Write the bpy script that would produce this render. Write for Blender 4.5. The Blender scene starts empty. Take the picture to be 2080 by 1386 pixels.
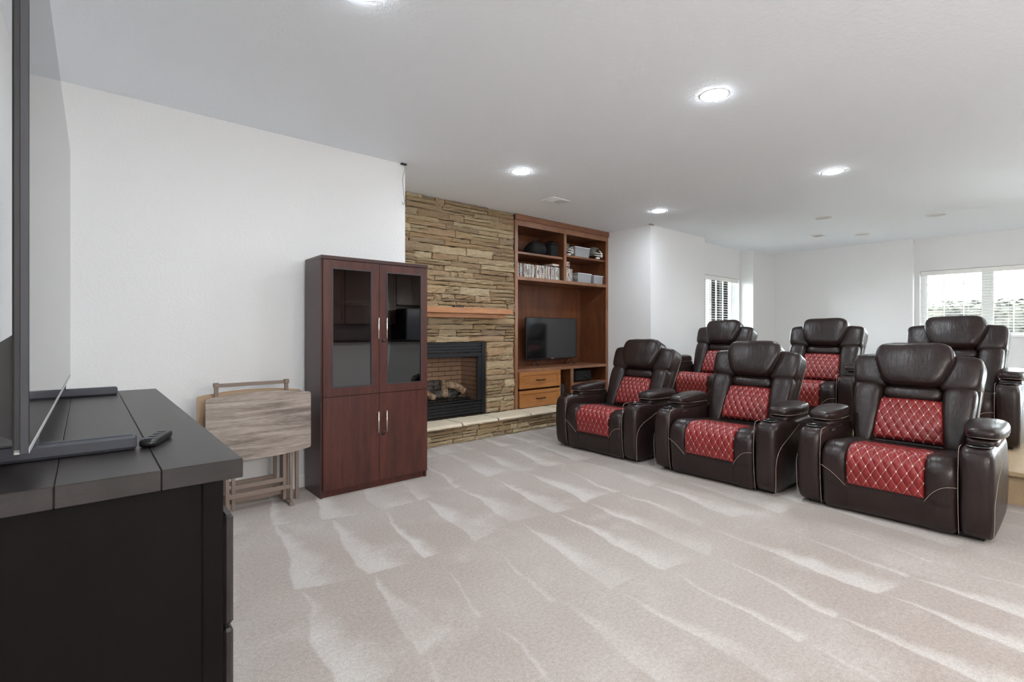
import bpy, bmesh, math, random
from mathutils import Vector, Matrix, noise as mnoise
random.seed(7)
scene = bpy.context.scene
C = bpy.data.collections.new('scene'); scene.collection.children.link(C)

# ------------------------------------------------------------------ camera, world, exposure
CEIL = 2.785
cam = bpy.data.objects.new('camera', bpy.data.cameras.new('camera')); C.objects.link(cam)
cam.location = (0, 0, 1.25)
cam.rotation_euler = (math.radians(90), 0, math.radians(49.25 - 90))
cam.data.sensor_width = 36; cam.data.sensor_fit = 'HORIZONTAL'
cam.data.lens = 1008 / 2080 * 36
cam.data.shift_y = -20 / 2080
cam.data.clip_start = 0.02
scene.camera = cam
world = bpy.data.worlds.new('world'); scene.world = world; world.use_nodes = True
wn = world.node_tree.nodes
wn['Background'].inputs[0].default_value = (0.88, 0.94, 1.0, 1)
wn['Background'].inputs[1].default_value = 28.0
scene.view_settings.view_transform = 'Standard'
scene.view_settings.look = 'None'
scene.view_settings.gamma = 1.0
scene.view_settings.use_curve_mapping = False
scene.view_settings.exposure = 0.42
LAMP = 200.0
ADDED_PENDANT = 100.0  # strength of the added globe lamps behind the bar
scene.cycles.diffuse_bounces = 10
scene.cycles.max_bounces = 16          # strength of every recessed lamp

# ------------------------------------------------------------------ node / material helpers
def srgb(r, g, b):
    f = lambda c: (c / 12.92 if c <= .04045 else ((c + .055) / 1.055) ** 2.4)
    return (f(r / 255), f(g / 255), f(b / 255), 1)

class NT:
    def __init__(s, name):
        s.m = bpy.data.materials.new(name); s.m.use_nodes = True
        s.t = s.m.node_tree; s.n = s.t.nodes; s.b = s.n['Principled BSDF']; s.out = s.n['Material Output']
    def new(s, typ, **kw):
        nd = s.n.new(typ)
        for k, v in kw.items(): setattr(nd, k, v)
        return nd
    def set(s, inp, v):
        if hasattr(v, 'links') or isinstance(v, bpy.types.NodeSocket): s.t.links.new(v, inp)
        else: inp.default_value = v
    def math(s, op, a, b=None, c=None, clamp=False):
        nd = s.new('ShaderNodeMath', operation=op); nd.use_clamp = clamp
        s.set(nd.inputs[0], a)
        if b is not None: s.set(nd.inputs[1], b)
        if c is not None: s.set(nd.inputs[2], c)
        return nd.outputs[0]
    def coord(s, kind='Object'): return s.new('ShaderNodeTexCoord').outputs[kind]
    def mapping(s, vec, scale=(1, 1, 1), rot=(0, 0, 0), loc=(0, 0, 0)):
        nd = s.new('ShaderNodeMapping'); s.set(nd.inputs[0], vec)
        nd.inputs['Scale'].default_value = scale; nd.inputs['Rotation'].default_value = rot; nd.inputs['Location'].default_value = loc
        return nd.outputs[0]
    def noise(s, vec, scale, detail=3, rough=.5, distort=0):
        nd = s.new('ShaderNodeTexNoise'); s.set(nd.inputs['Vector'], vec)
        nd.inputs['Scale'].default_value = scale; nd.inputs['Detail'].default_value = detail
        nd.inputs['Roughness'].default_value = rough; nd.inputs['Distortion'].default_value = distort
        return nd.outputs[0]
    def mix(s, f, a, b):
        nd = s.new('ShaderNodeMix', data_type='RGBA')
        s.set(nd.inputs[0], f); s.set(nd.inputs[6], a); s.set(nd.inputs[7], b)
        return nd.outputs[2]
    def ramp(s, f, stops, interp='LINEAR'):
        nd = s.new('ShaderNodeValToRGB'); s.set(nd.inputs[0], f); cr = nd.color_ramp; cr.interpolation = interp
        while len(cr.elements) < len(stops): cr.elements.new(.5)
        for e, (p, c) in zip(cr.elements, stops): e.position = p; e.color = c
        return nd.outputs[0]
    def step(s, v, lo, hi):
        nd = s.new('ShaderNodeMapRange', interpolation_type='SMOOTHSTEP'); s.set(nd.inputs[0], v)
        nd.inputs[1].default_value = lo; nd.inputs[2].default_value = hi
        return nd.outputs[0]
    def bump(s, h, strength=.3, dist=.01):
        nd = s.new('ShaderNodeBump'); nd.inputs['Strength'].default_value = strength; nd.inputs['Distance'].default_value = dist
        s.set(nd.inputs['Height'], h); s.t.links.new(nd.outputs[0], s.b.inputs['Normal'])
    def P(s, **kw):
        names = dict(color='Base Color', rough='Roughness', metal='Metallic', spec='Specular IOR Level', coat='Coat Weight', coatr='Coat Roughness', emis='Emission Color', estr='Emission Strength', alpha='Alpha', trans='Transmission Weight', ior='IOR', sheen='Sheen Weight')
        for k, v in kw.items(): s.set(s.b.inputs[names[k]], v)
        return s

def plain(name, col, rough=.5, metal=0, spec=.5, var=0, vscale=8, bump=None, coat=0):
    t = NT(name); co = t.coord()
    c = col
    if var:
        n = t.noise(co, vscale, 4)
        c = t.mix(n, tuple(x * (1 - var) for x in col[:3]) + (1,), tuple(min(1, x * (1 + var)) for x in col[:3]) + (1,))
    t.P(color=c, rough=rough, metal=metal, spec=spec, coat=coat)
    if bump: t.bump(t.noise(co, bump[0], 4), bump[1], bump[2])
    return t.m

def wood(name, c1, c2, grain=(3, 3, .35), scale=9, rough=.4, bump=.12, contrast=(.3, .7), coat=0, spec=.5):
    t = NT(name); co = t.coord()
    v = t.mapping(co, scale=grain)
    n1 = t.noise(v, scale, 6, .62, .6)
    v2 = t.mapping(co, scale=tuple(g * 4 for g in grain))
    n2 = t.noise(v2, scale * 3, 3, .5)
    f = t.math('ADD', t.math('MULTIPLY', n1, .72), t.math('MULTIPLY', n2, .28))
    t.P(color=t.ramp(f, [(contrast[0], c1), (contrast[1], c2)]), rough=rough, coat=coat, spec=spec)
    t.bump(n2, bump, .002)
    return t.m

M = {}
def wall_mat(name, col, sc, st):
    t = NT(name); co = t.coord()
    t.P(color=col, rough=.75, spec=.25)
    h = t.step(t.noise(co, sc, 4, .55), .42, .62)
    t.bump(h, st, .004)
    return t.m
M['wall'] = wall_mat('wall_paint', srgb(228, 229, 230), 55, .22)
M['ceil'] = wall_mat('ceiling_paint', srgb(242, 247, 252), 40, .25)
M['trimwhite'] = plain('white_trim', srgb(236, 237, 238), .4)
M['blind'] = plain('blind_white', srgb(240, 240, 238), .45)
M['vent_dark'] = plain('vent_shadow', srgb(120, 120, 118), .6)
M['black'] = plain('black_plastic', srgb(20, 20, 22), .38, var=.1)
M['blackmatte'] = plain('black_fabric', srgb(24, 24, 27), .85, var=.25, vscale=30, bump=(160, .3, .003))
M['blackmetal'] = plain('black_metal', srgb(26, 27, 31), .45, metal=.2, var=.08)
M['chrome'] = plain('brushed_nickel', srgb(214, 210, 202), .28, metal=1)
M['bronze'] = plain('dark_bronze', srgb(70, 56, 46), .38, metal=.9)
M['footmetal'] = plain('dark_grey_metal', srgb(62, 64, 72), .42, metal=.35)
M['silver'] = plain('silver_trim', srgb(176, 176, 178), .4, metal=.3)
M['cupsteel'] = plain('dark_steel', srgb(118, 116, 116), .22, metal=1)
M['cupdark'] = plain('cup_black', srgb(6, 6, 6), .8, spec=.05)  # black that stands in for the shade inside a cup
M['tvedge'] = plain('tv_edge', srgb(44, 44, 50), .45)
M['grey'] = plain('grey_shell', srgb(150, 148, 140), .35)
M['white'] = plain('white_plastic', srgb(232, 232, 228), .4)

def carpet_mat():
    t = NT('carpet'); co = t.coord()
    sep = t.new('ShaderNodeSeparateXYZ'); t.set(sep.inputs[0], co)
    X, Y = sep.outputs[0], sep.outputs[1]
    w1 = t.math('SUBTRACT', t.noise(co, .9, 2), .5); w2 = t.math('SUBTRACT', t.noise(t.mapping(co, loc=(9, 4, 0)), 1.7, 3), .5)
    Yn = t.math('ADD', t.math('ADD', Y, t.math('MULTIPLY', w1, .9)), t.math('MULTIPLY', X, .05))
    q = t.math('ADD', t.math('DIVIDE', Yn, .88), .16)
    band = t.math('FRACT', q); bid = t.math('FLOOR', q)
    Xn = t.math('ADD', t.math('ADD', X, t.math('MULTIPLY', w2, .22)), t.math('ADD', t.math('MULTIPLY', Y, -.20), t.math('MULTIPLY', bid, .37)))
    xa = t.math('DIVIDE', Xn, .34)
    a = t.math('FRACT', xa)
    cell = t.new('ShaderNodeCombineXYZ'); t.set(cell.inputs[0], t.math('FLOOR', xa)); t.set(cell.inputs[1], bid)
    wnz = t.new('ShaderNodeTexWhiteNoise'); t.set(wnz.inputs['Vector'], cell.outputs[0]); rnd = wnz.outputs['Value']
    thr = t.math('MULTIPLY', t.math('SUBTRACT', 1.04, band), t.math('ADD', .12, t.math('MULTIPLY', t.math('POWER', rnd, 1.15), 1.15)))
    ragged = t.math('MULTIPLY', t.math('SUBTRACT', t.noise(co, 11, 4, .7), .5), .9)
    d = t.math('SUBTRACT', 1.0, t.math('DIVIDE', a, t.math('MAXIMUM', thr, .02)))
    mask = t.step(t.math('ADD', d, ragged), -.05, .75)
    mask = t.math('MULTIPLY', mask, t.step(a, .0, .06))
    mask = t.math('MULTIPLY', mask, t.step(band, .0, .03))
    patch = t.step(t.noise(t.mapping(co, loc=(5, 2, 1)), 1.3, 3), .34, .62)
    big = t.step(t.noise(t.mapping(co, loc=(2, 7, 0)), .9, 2), .35, .65)
    blot = t.step(t.noise(t.mapping(co, loc=(1, 3, 5)), 2.6, 5, .65), .50, .72)
    mask = t.math('ADD', t.math('MULTIPLY', mask, t.math('ADD', .30, t.math('MULTIPLY', patch, .70))), t.math('MULTIPLY', blot, .38))
    mask = t.math('MINIMUM', mask, 1.0)
    fine = t.noise(co, 190, 3, .7); fine2 = t.noise(co, 60, 3, .6)
    dark = t.mix(big, srgb(178, 167, 160), srgb(188, 180, 174))
    base = t.mix(mask, dark, srgb(209, 204, 200))
    f = t.math('ADD', t.math('MULTIPLY', fine, .62), t.math('MULTIPLY', fine2, .38))
    k = t.step(f, .30, .70)
    mul = t.new('ShaderNodeMix', data_type='RGBA', blend_type='MULTIPLY'); mul.inputs[0].default_value = 1
    t.set(mul.inputs[6], base); t.set(mul.inputs[7], t.mix(k, (.68, .67, .66, 1), (1.08, 1.08, 1.08, 1)))
    t.P(color=mul.outputs[2], rough=.95, spec=.1, sheen=.15)
    t.bump(f, .55, .012)
    return t.m
M['carpet'] = carpet_mat()

def leather_mat():
    t = NT('brown_leather'); co = t.coord()
    n = t.noise(co, 5, 3)
    t.P(color=t.mix(n, srgb(30, 20, 19), srgb(45, 32, 30)), rough=t.math('ADD', .27, t.math('MULTIPLY', t.noise(co, 14, 3), .16)), spec=.42)
    g = t.noise(co, 420, 2); w = t.noise(t.mapping(co, scale=(1, 2.4, 1)), 17, 3, .55, .5)
    t.bump(t.math('ADD', t.math('MULTIPLY', g, .08), t.math('MULTIPLY', w, .9)), .30, .010)
    return t.m
M['leather'] = leather_mat()
M['stitch'] = plain('light_thread', srgb(168, 152, 140), .7)
M['piping'] = plain('dark_piping', srgb(22, 16, 15), .45)

def quilt_mat():
    t = NT('red_quilted_leather')
    uv = t.coord('UV'); sep = t.new('ShaderNodeSeparateXYZ'); t.set(sep.inputs[0], uv)
    a = t.math('ADD', sep.outputs[0], sep.outputs[1]); b = t.math('SUBTRACT', sep.outputs[0], sep.outputs[1])
    pa = t.math('PINGPONG', a, .5); pb = t.math('PINGPONG', b, .5)
    line = t.math('SUBTRACT', 1, t.step(t.math('MINIMUM', pa, pb), .008, .026))
    knot = t.math('SUBTRACT', 1, t.step(t.math('MAXIMUM', pa, pb), .070, .086))
    mx = t.math('MAXIMUM', t.math('MULTIPLY', line, .48), knot)
    co = t.coord(); n = t.noise(co, 9, 3)
    red = t.mix(n, srgb(112, 27, 28), srgb(140, 37, 37))
    t.P(color=t.mix(mx, red, srgb(226, 205, 196)), rough=t.math('ADD', .36, t.math('MULTIPLY', mx, .3)), spec=.45)
    t.bump(t.noise(co, 380, 2), .05, .004)
    return t.m
M['quilt'] = quilt_mat()

def stone_mat():
    t = NT('ledge_stone'); co = t.coord()
    r = t.new('ShaderNodeObjectInfo').outputs['Random']
    base = t.ramp(r, [(0, srgb(172, 148, 114)), (.16, srgb(192, 172, 140)), (.34, srgb(156, 132, 104)), (.5, srgb(204, 188, 156)), (.64, srgb(178, 156, 128)), (.76, srgb(180, 152, 118)), (.88, srgb(160, 142, 118)), (1, srgb(208, 192, 160))])
    v = t.mapping(co, scale=(1, 1, 2.2))
    n = t.noise(v, 9, 5, .65); n2 = t.noise(v, 42, 4, .6)
    rust = t.step(t.noise(t.mapping(co, scale=(.8, .8, 2)), 4.0, 4, .6), .58, .75)
    c = t.mix(t.math('MULTIPLY', rust, .24), base, srgb(150, 98, 66))
    mul = t.new('ShaderNodeMix', data_type='RGBA', blend_type='MULTIPLY'); mul.inputs[0].default_value = 1
    t.set(mul.inputs[6], c); t.set(mul.inputs[7], t.mix(t.step(n, .28, .72), (.70, .68, .66, 1), (1.12, 1.11, 1.08, 1)))
    t.P(color=mul.outputs[2], rough=.85, spec=.25)
    t.bump(t.math('ADD', n, t.math('MULTIPLY', n2, .6)), .7, .012)
    return t.m
M['stone'] = stone_mat()
M['mortar'] = plain('dark_mortar', srgb(52, 42, 32), .95, var=.2, bump=(40, .5, .01))
M['slab'] = plain('cream_slab_stone', srgb(216, 204, 182), .8, var=.1, vscale=14, bump=(26, .5, .01))
M['grout'] = plain('grey_grout', srgb(98, 90, 80), .9, var=.1)
M['kitchenwood'] = wood('dark_kitchen_wood', srgb(44, 30, 24), srgb(72, 50, 38), grain=(1.5, 1.5, .3), scale=5)
M['backsplash'] = plain('dark_tile', srgb(62, 52, 46), .4, var=.15)
M['alder'] = wood('stained_alder', srgb(80, 46, 28), srgb(122, 74, 46), grain=(1.5, 1.5, .3), scale=5, rough=.38, bump=.05)  # darker copy for the interior, shade of the compartments put into the wood colour
M['alderface'] = wood('alder_face_frame', srgb(110, 74, 52), srgb(156, 112, 84), grain=(1.2, 1.5, .5), scale=5, rough=.38, bump=.05)  # lighter copy for the front, its brightness put into the wood colour
M['alderh'] = wood('stained_alder_level_grain', srgb(100, 64, 42), srgb(146, 98, 70), grain=(.3, 1.5, 1.8), scale=5, rough=.38, bump=.05)
M['drawerwood'] = wood('honey_alder', srgb(140, 88, 44), srgb(178, 122, 70), grain=(.3, 1.5, 1.8), scale=5, rough=.36, bump=.05)
M['mantel'] = wood('orange_oak', srgb(142, 92, 58), srgb(186, 132, 90), grain=(.25, 2, 2), scale=14, rough=.5, bump=.15)
M['mahog'] = wood('mahogany_laminate', srgb(46, 22, 20), srgb(94, 46, 36), grain=(2.4, 2.4, .22), scale=6, rough=.33, bump=.03, contrast=(.32, .72))
M['mahogplain'] = plain('mahogany_edge', srgb(62, 36, 34), .35, var=.08)
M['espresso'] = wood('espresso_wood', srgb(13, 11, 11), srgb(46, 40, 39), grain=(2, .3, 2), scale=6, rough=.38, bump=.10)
M['espressoside'] = wood('espresso_side', srgb(7, 5, 5), srgb(17, 12, 11), grain=(2, 2, .3), scale=6, rough=.55, bump=.08, spec=.12)  # darker, duller copy of the espresso, shade on the body put into the colour
M['greyoak'] = wood('grey_oak_laminate', srgb(104, 92, 85), srgb(180, 167, 158), grain=(.22, 1, 3.0), scale=8, rough=.5, bump=.08, contrast=(.36, .66))
M['taupe'] = plain('taupe_painted_wood', srgb(128, 112, 102), .55, var=.06)
M['tan'] = plain('tan_underside', srgb(178, 152, 124), .6, var=.06)
M['ply'] = wood('plywood', srgb(150, 128, 100), srgb(178, 156, 124), grain=(.3, 1.5, 1), scale=4, rough=.6, bump=.05)

def glass_mat(name, tint, refl, rough=.0):
    t = NT(name); t.n.remove(t.b)
    tr = t.new('ShaderNodeBsdfTransparent'); tr.inputs[0].default_value = tint
    gl = t.new('ShaderNodeBsdfGlossy'); gl.inputs['Roughness'].default_value = rough
    lw = t.new('ShaderNodeFresnel'); lw.inputs[0].default_value = refl
    mx = t.new('ShaderNodeMixShader'); t.t.links.new(lw.outputs[0], mx.inputs[0])
    t.t.links.new(tr.outputs[0], mx.inputs[1]); t.t.links.new(gl.outputs[0], mx.inputs[2])
    t.t.links.new(mx.outputs[0], t.out.inputs[0]); return t.m
M['glass'] = glass_mat('window_glass', (.96, .98, .97, 1), 1.35)
M['smoked'] = glass_mat('smoked_glass', (.72, .70, .70, 1), 2.2)
M['fireglass'] = glass_mat('fire_glass', (.93, .92, .91, 1), 1.35)
M['screen'] = plain('tv_screen', srgb(18, 19, 21), .09, spec=1.0)
M['bigscreen'] = plain('large_tv_screen', srgb(18, 18, 20), .10, spec=.7)
def bin_mat():
    t = NT('frosted_plastic'); t.P(color=srgb(206, 209, 213), rough=.35, alpha=.38); return t.m
M['bin'] = bin_mat()
M['binrim'] = plain('frosted_rim', srgb(208, 211, 215), .35)
def emit(name, col, s):
    t = NT(name); t.P(color=(0, 0, 0, 1), emis=col, estr=s); return t.m
M['lamp'] = emit('lamp_diffuser', (.87, .94, 1.0, 1), LAMP)
M['globe'] = emit('opal_globe', (1.0, .94, .87, 1), ADDED_PENDANT)
M['lampoff'] = plain('unlit_lens', srgb(205, 205, 204), .5)

# ------------------------------------------------------------------ geometry helpers
ORD = ['first', 'second', 'third', 'fourth', 'fifth', 'sixth', 'seventh', 'eighth', 'ninth', 'tenth', 'eleventh', 'twelfth', 'thirteenth', 'fourteenth', 'fifteenth', 'sixteenth', 'seventeenth', 'eighteenth', 'nineteenth', 'twentieth']
ORD += ['twenty-' + o for o in ORD[:9]] + ['thirtieth'] + ['thirty-' + o for o in ORD[:9]] + ['fortieth'] + ['forty-' + o for o in ORD[:9]]
def link(name, me, mat=None, parent=None, smooth=False, kind=None):
    o = bpy.data.objects.new(name, me); C.objects.link(o)
    if mat is not None:
        me.materials.clear()
        for m in (mat if isinstance(mat, (list, tuple)) else [mat]): me.materials.append(M[m] if isinstance(m, str) else m)
    if parent is not None: o.parent = parent
    if smooth:
        for p in me.polygons: p.use_smooth = True
    if kind: o['kind'] = kind
    return o
def empty(name, loc=(0, 0, 0), rz=0):
    o = bpy.data.objects.new(name, None); C.objects.link(o); o.location = loc; o.rotation_euler = (0, 0, rz); o.empty_display_size = .1; return o
def tag(o, label, cat, group=None):
    o['label'] = label; o['category'] = cat
    if group: o['group'] = group
    return o
class B:
    """collects simple solids into one mesh"""
    def __init__(s): s.bm = bmesh.new()
    def box(s, x0, x1, y0, y1, z0, z1, bev=0, seg=1):
        r = bmesh.ops.create_cube(s.bm, size=1.0)
        vs = r['verts']
        for v in vs: v.co = Vector(((x0 + x1) / 2 + v.co.x * (x1 - x0), (y0 + y1) / 2 + v.co.y * (y1 - y0), (z0 + z1) / 2 + v.co.z * (z1 - z0)))
        if bev:
            ed = {e for v in vs for e in v.link_edges}
            bmesh.ops.bevel(s.bm, geom=list(ed), offset=bev, segments=seg, profile=.5, affect='EDGES')
        return s
    def grid(s, rows, closed_u=False, closed_v=False, caps=False):
        """rows: list of lists of points"""
        vv = [[s.bm.verts.new(p) for p in r] for r in rows]
        nr, nc = len(vv), len(vv[0])
        for i in range(nr if closed_v else nr - 1):
            for j in range(nc if closed_u else nc - 1):
                a, b, c, d = vv[i][j], vv[i][(j + 1) % nc], vv[(i + 1) % nr][(j + 1) % nc], vv[(i + 1) % nr][j]
                try: s.bm.faces.new((a, b, c, d))
                except ValueError: pass
        if caps:
            for r in (vv[0], vv[-1]):
                try: s.bm.faces.new(r)
                except ValueError: pass
        return s
    def tube(s, pts, r, n=6, caps=True):
        pts = [Vector(p) for p in pts]; rows = []; prev = None
        for i, p in enumerate(pts):
            d = (pts[min(i + 1, len(pts) - 1)] - pts[max(i - 1, 0)]).normalized()
            if prev is None:
                up = Vector((0, 0, 1)) if abs(d.z) < .9 else Vector((1, 0, 0))
                u = d.cross(up).normalized()
            else: u = (prev - d * prev.dot(d)).normalized()
            prev = u; w = d.cross(u)
            rr = r[i] if isinstance(r, (list, tuple)) else r
            rows.append([p + (u * math.cos(2 * math.pi * k / n) + w * math.sin(2 * math.pi * k / n)) * rr for k in range(n)])
        return s.grid(rows, closed_u=True, caps=caps)
    def lathe(s, prof, n=24, center=(0, 0, 0), caps=True):
        first = caps and prof[0][0] < .01
        cx, cy, cz = center
        rows = [[(cx + r * math.cos(2 * math.pi * k / n), cy + r * math.sin(2 * math.pi * k / n), cz + z) for k in range(n)] for r, z in prof]
        s.grid(rows, closed_u=True)
        if caps:
            s.bm.verts.ensure_lookup_table(); m = len(s.bm.verts)
            s.bm.faces.new([s.bm.verts[i] for i in range(m - n, m)])
            if first: s.bm.faces.new([s.bm.verts[i] for i in range(m - n * len(prof), m - n * len(prof) + n)])
        return s
    def prism(s, poly, axis, a0, a1):
        def P(p, a):
            if axis == 'y': return (p[0], a, p[1])
            if axis == 'x': return (a, p[0], p[1])
            return (p[0], p[1], a)
        return s.grid([[P(p, a0) for p in poly], [P(p, a1) for p in poly]], closed_u=True, caps=True)
    def mesh(s, name='m'):
        bmesh.ops.recalc_face_normals(s.bm, faces=s.bm.faces)
        me = bpy.data.meshes.new(name); s.bm.to_mesh(me); s.bm.free(); return me
    def obj(s, name, mat, parent=None, smooth=False, kind=None): return link(name, s.mesh(name), mat, parent, smooth, kind)
def box(name, x0, x1, y0, y1, z0, z1, mat, parent=None, bev=0, kind=None): return B().box(x0, x1, y0, y1, z0, z1, bev).obj(name, mat, parent, False, kind)
def smoothpath(pts, n=8):
    P = [Vector(p) for p in pts]; out = []
    for i in range(len(P) - 1):
        p0 = P[max(i - 1, 0)]; p1 = P[i]; p2 = P[i + 1]; p3 = P[min(i + 2, len(P) - 1)]
        for k in range(n):
            t = k / n
            out.append(.5 * ((2 * p1) + (p2 - p0) * t + (2 * p0 - 5 * p1 + 4 * p2 - p3) * t * t + (3 * p1 - p0 - 3 * p2 + p3) * t ** 3))
    out.append(P[-1]); return out
def cushion(fn, e=4, n=(10, 10, 6), wr=.0, seed=0):
    """a rounded block: unit cube points pulled to a superellipsoid, then mapped by fn(a,b,c)"""
    bm = bmesh.new(); cache = {}
    def V(a, b, c):
        k = (round(a, 5), round(b, 5), round(c, 5))
        if k not in cache:
            q = (abs(a) ** e + abs(b) ** e + abs(c) ** e) ** (1 / e)
            p = Vector(fn(a / q, b / q, c / q))
            if wr:
                nz = mnoise.noise_vector(p * 9 + Vector((seed, seed * 2, 0))); p = p + nz * wr
            cache[k] = bm.verts.new(p)
        return cache[k]
    def cells(n): return [-math.cos(math.pi * i / n) * .35 + (-1 + 2 * i / n) * .65 for i in range(n + 1)]
    ga, gb, gc = cells(n[0]), cells(n[1]), cells(n[2])
    for (u, v, put) in ((ga, gb, lambda x, y, s: (x, y, s)), (ga, gc, lambda x, y, s: (x, s, y)), (gb, gc, lambda x, y, s: (s, x, y))):
        for s in (-1, 1):
            for i in range(len(u) - 1):
                for j in range(len(v) - 1):
                    bm.faces.new([V(*put(u[i], v[j], s)), V(*put(u[i + 1], v[j], s)), V(*put(u[i + 1], v[j + 1], s)), V(*put(u[i], v[j + 1], s))])
    bmesh.ops.recalc_face_normals(bm, faces=bm.faces)
    me = bpy.data.meshes.new('cushion'); bm.to_mesh(me); bm.free()
    return me
def copy_tree(o, parent=None):
    c = o.copy(); C.objects.link(c); c.parent = parent
    for ch in [x for x in C.objects if x.parent == o]: copy_tree(ch, c)
    return c

# ------------------------------------------------------------------ the room
XB, XW, YL, YF = 10.43, 10.60, 4.11, 4.88
S = 'structure'
box('floor', -.45, 10.9, -4.2, 5.6, -.1, 0, 'carpet', kind=S)
box('ceiling', -.45, 10.9, -4.2, 5.6, CEIL, CEIL + .1, 'ceil', kind=S)
box('wall_left', -.45, 2.24, YL, 5.6, 0, CEIL, 'wall', kind=S)
box('wall_tv', -.45, -.30, -4.2, YL, 0, CEIL, 'wall', kind=S)
box('wall_bookcase', 2.24, 6.18, 5.45, 5.6, 0, CEIL, 'wall', kind=S)
box('wall_return', 6.18, 7.725, YL, 5.6, 0, CEIL, 'wall', kind=S)
def holed(name, axis, c0, c1, a0, a1, h0, h1, z0, z1, mat='wall'):
    b = B()
    def bb(p0, p1, q0, q1):
        if axis == 'x': b.box(c0, c1, p0, p1, q0, q1)
        else: b.box(p0, p1, c0, c1, q0, q1)
    bb(a0, h0, 0, CEIL); bb(h1, a1, 0, CEIL); bb(h0, h1, 0, z0); bb(h0, h1, z1, CEIL)
    return b.obj(name, mat, None, False, S)
N0, N1 = 7.86, 9.43      # niche window
holed('wall_niche', 'y', 4.33, 4.55, 7.725, 9.47, N0, N1, 1.13, 2.24)
box('wall_column', 9.47, 10.9, 4.085, 4.5, 0, CEIL, 'wall', kind=S)
box('wall_back', XB, 10.9, 1.90, 4.085, 0, CEIL, 'wall', kind=S)
W0, W1 = .20, 1.84       # back window
wb = B()
for y0, y1, z0, z1 in ((-4.2, -2.9, 0, CEIL), (-2.9, -1.0, 2.15, CEIL), (-2.9, -1.0, 0, .12), (-1.0, W0, 0, CEIL), (W1, 1.90, 0, CEIL), (W0, W1, 0, 1.17), (W0, W1, 2.25, CEIL)): wb.box(XW, 10.82, y0, y1, z0, z1)  # one opening is for the added window, out of view
wb.obj('wall_window', 'wall', None, False, S)
box('wall_kitchen', -.30, XW, -4.2, -4.0, 0, CEIL, 'wall', kind=S)
box('baseboard_left', -.30, 2.24, YL - .014, YL, 0, .10, 'trimwhite', bev=.004, kind=S)
box('baseboard_return', 6.166, 6.18, YL - .014, 4.52, 0, .10, 'trimwhite', bev=.004, kind=S)
box('baseboard_back', XB - .014, XB, 1.90, 4.085, 0, .10, 'trimwhite', bev=.004, kind=S)
box('baseboard_window', XW - .014, XW, -4.0, 1.886, 0, .10, 'trimwhite', bev=.004, kind=S)
box('baseboard_tv', -.30, -.286, -4.0, YL - .014, 0, .10, 'trimwhite', bev=.004, kind=S)

# ---- stone chimney wall, every stone a piece of the wall
FX0, FX1, FZ0, FZ1 = 2.715, 3.790, .232, 1.118
SX0, SX1 = 2.245, 4.250
cw = B()
cw.box(2.24, FX0, 4.925, 5.45, 0, CEIL); cw.box(FX1, 4.25, 4.925, 5.45, 0, CEIL); cw.box(FX0, FX1, 4.925, 5.45, FZ1, CEIL); cw.box(FX0, FX1, 4.925, 5.45, 0, FZ0)
chim = cw.obj('wall_chimney', 'mortar', None, False, S)
def stone_variant(k):
    rnd = random.Random(100 + k); bm = bmesh.new()
    nx, nz = 5, 3; f = []
    cut = [rnd.uniform(-.09, .09) for _ in range(4)]
    for j in range(nz + 1):
        row = []
        for i in range(nx + 1):
            u, w = -.5 + i / nx, -.5 + j / nz
            edge = (i in (0, nx)) or (j in (0, nz))
            d = rnd.uniform(0, .35) + (.22 if edge else 0)
            x = u + (rnd.uniform(-.03, .03) if 0 < i < nx else rnd.uniform(-.012, .012))
            z = w + (rnd.uniform(-.06, .06) if 0 < j < nz else (rnd.uniform(-.07, .07) if True else 0))
            row.append(bm.verts.new((x, -1 + d, z)))
        f.append(row)
    bk = {}
    for j in range(nz):
        for i in range(nx): bm.faces.new((f[j][i], f[j][i + 1], f[j + 1][i + 1], f[j + 1][i]))
    ring = f[0][:] + [f[j][nx] for j in range(1, nz + 1)] + f[nz][-2::-1] + [f[j][0] for j in range(nz - 1, 0, -1)]
    back = [bm.verts.new((v.co.x, 0, v.co.z)) for v in ring]
    for i in range(len(ring)):
        j = (i + 1) % len(ring); bm.faces.new((ring[i], back[i], back[j], ring[j]))
    bmesh.ops.recalc_face_normals(bm, faces=bm.faces)
    me = bpy.data.meshes.new('stone'); bm.to_mesh(me); bm.free(); me.materials.append(M['stone']); return me
SV = [stone_variant(k) for k in range(16)]
nstone = [0]
def put_stone(x0, x1, z0, z1, yf, parent, dep=(.040, .086)):
    o = bpy.data.objects.new('stone', random.choice(SV)); C.objects.link(o); o.parent = parent
    g = .0034
    o.location = ((x0 + x1) / 2, yf + .05, (z0 + z1) / 2)
    o.scale = ((x1 - x0) - g * 2, random.uniform(*dep), (z1 - z0) - g * 2); nstone[0] += 1
    return o
def course(x0, x1, z0, z1, yf, parent, lo=.16, hi=.50, split=.42, **kw):
    x = x0
    while x < x1 - 1e-4:
        L = random.uniform(lo, hi) * (1.0 if z1 - z0 < .075 else .85)
        if random.random() < .16: L *= .5
        if x1 - (x + L) < .11: L = x1 - x
        if z1 - z0 > .062 and random.random() < split and L > .15:
            zz = z0 + (z1 - z0) * random.uniform(.38, .62)
            put_stone(x, x + L, z0, zz, yf, parent, **kw)
            if L > .34 and random.random() < .6:
                xm = x + L * random.uniform(.35, .65); put_stone(x, xm, zz, z1, yf, parent, **kw); put_stone(xm, x + L, zz, z1, yf, parent, **kw)
            else: put_stone(x, x + L, zz, z1, yf, parent, **kw)
        else: put_stone(x, x + L, z0, z1, yf, parent, **kw)
        x += L
random.seed(21)
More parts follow.
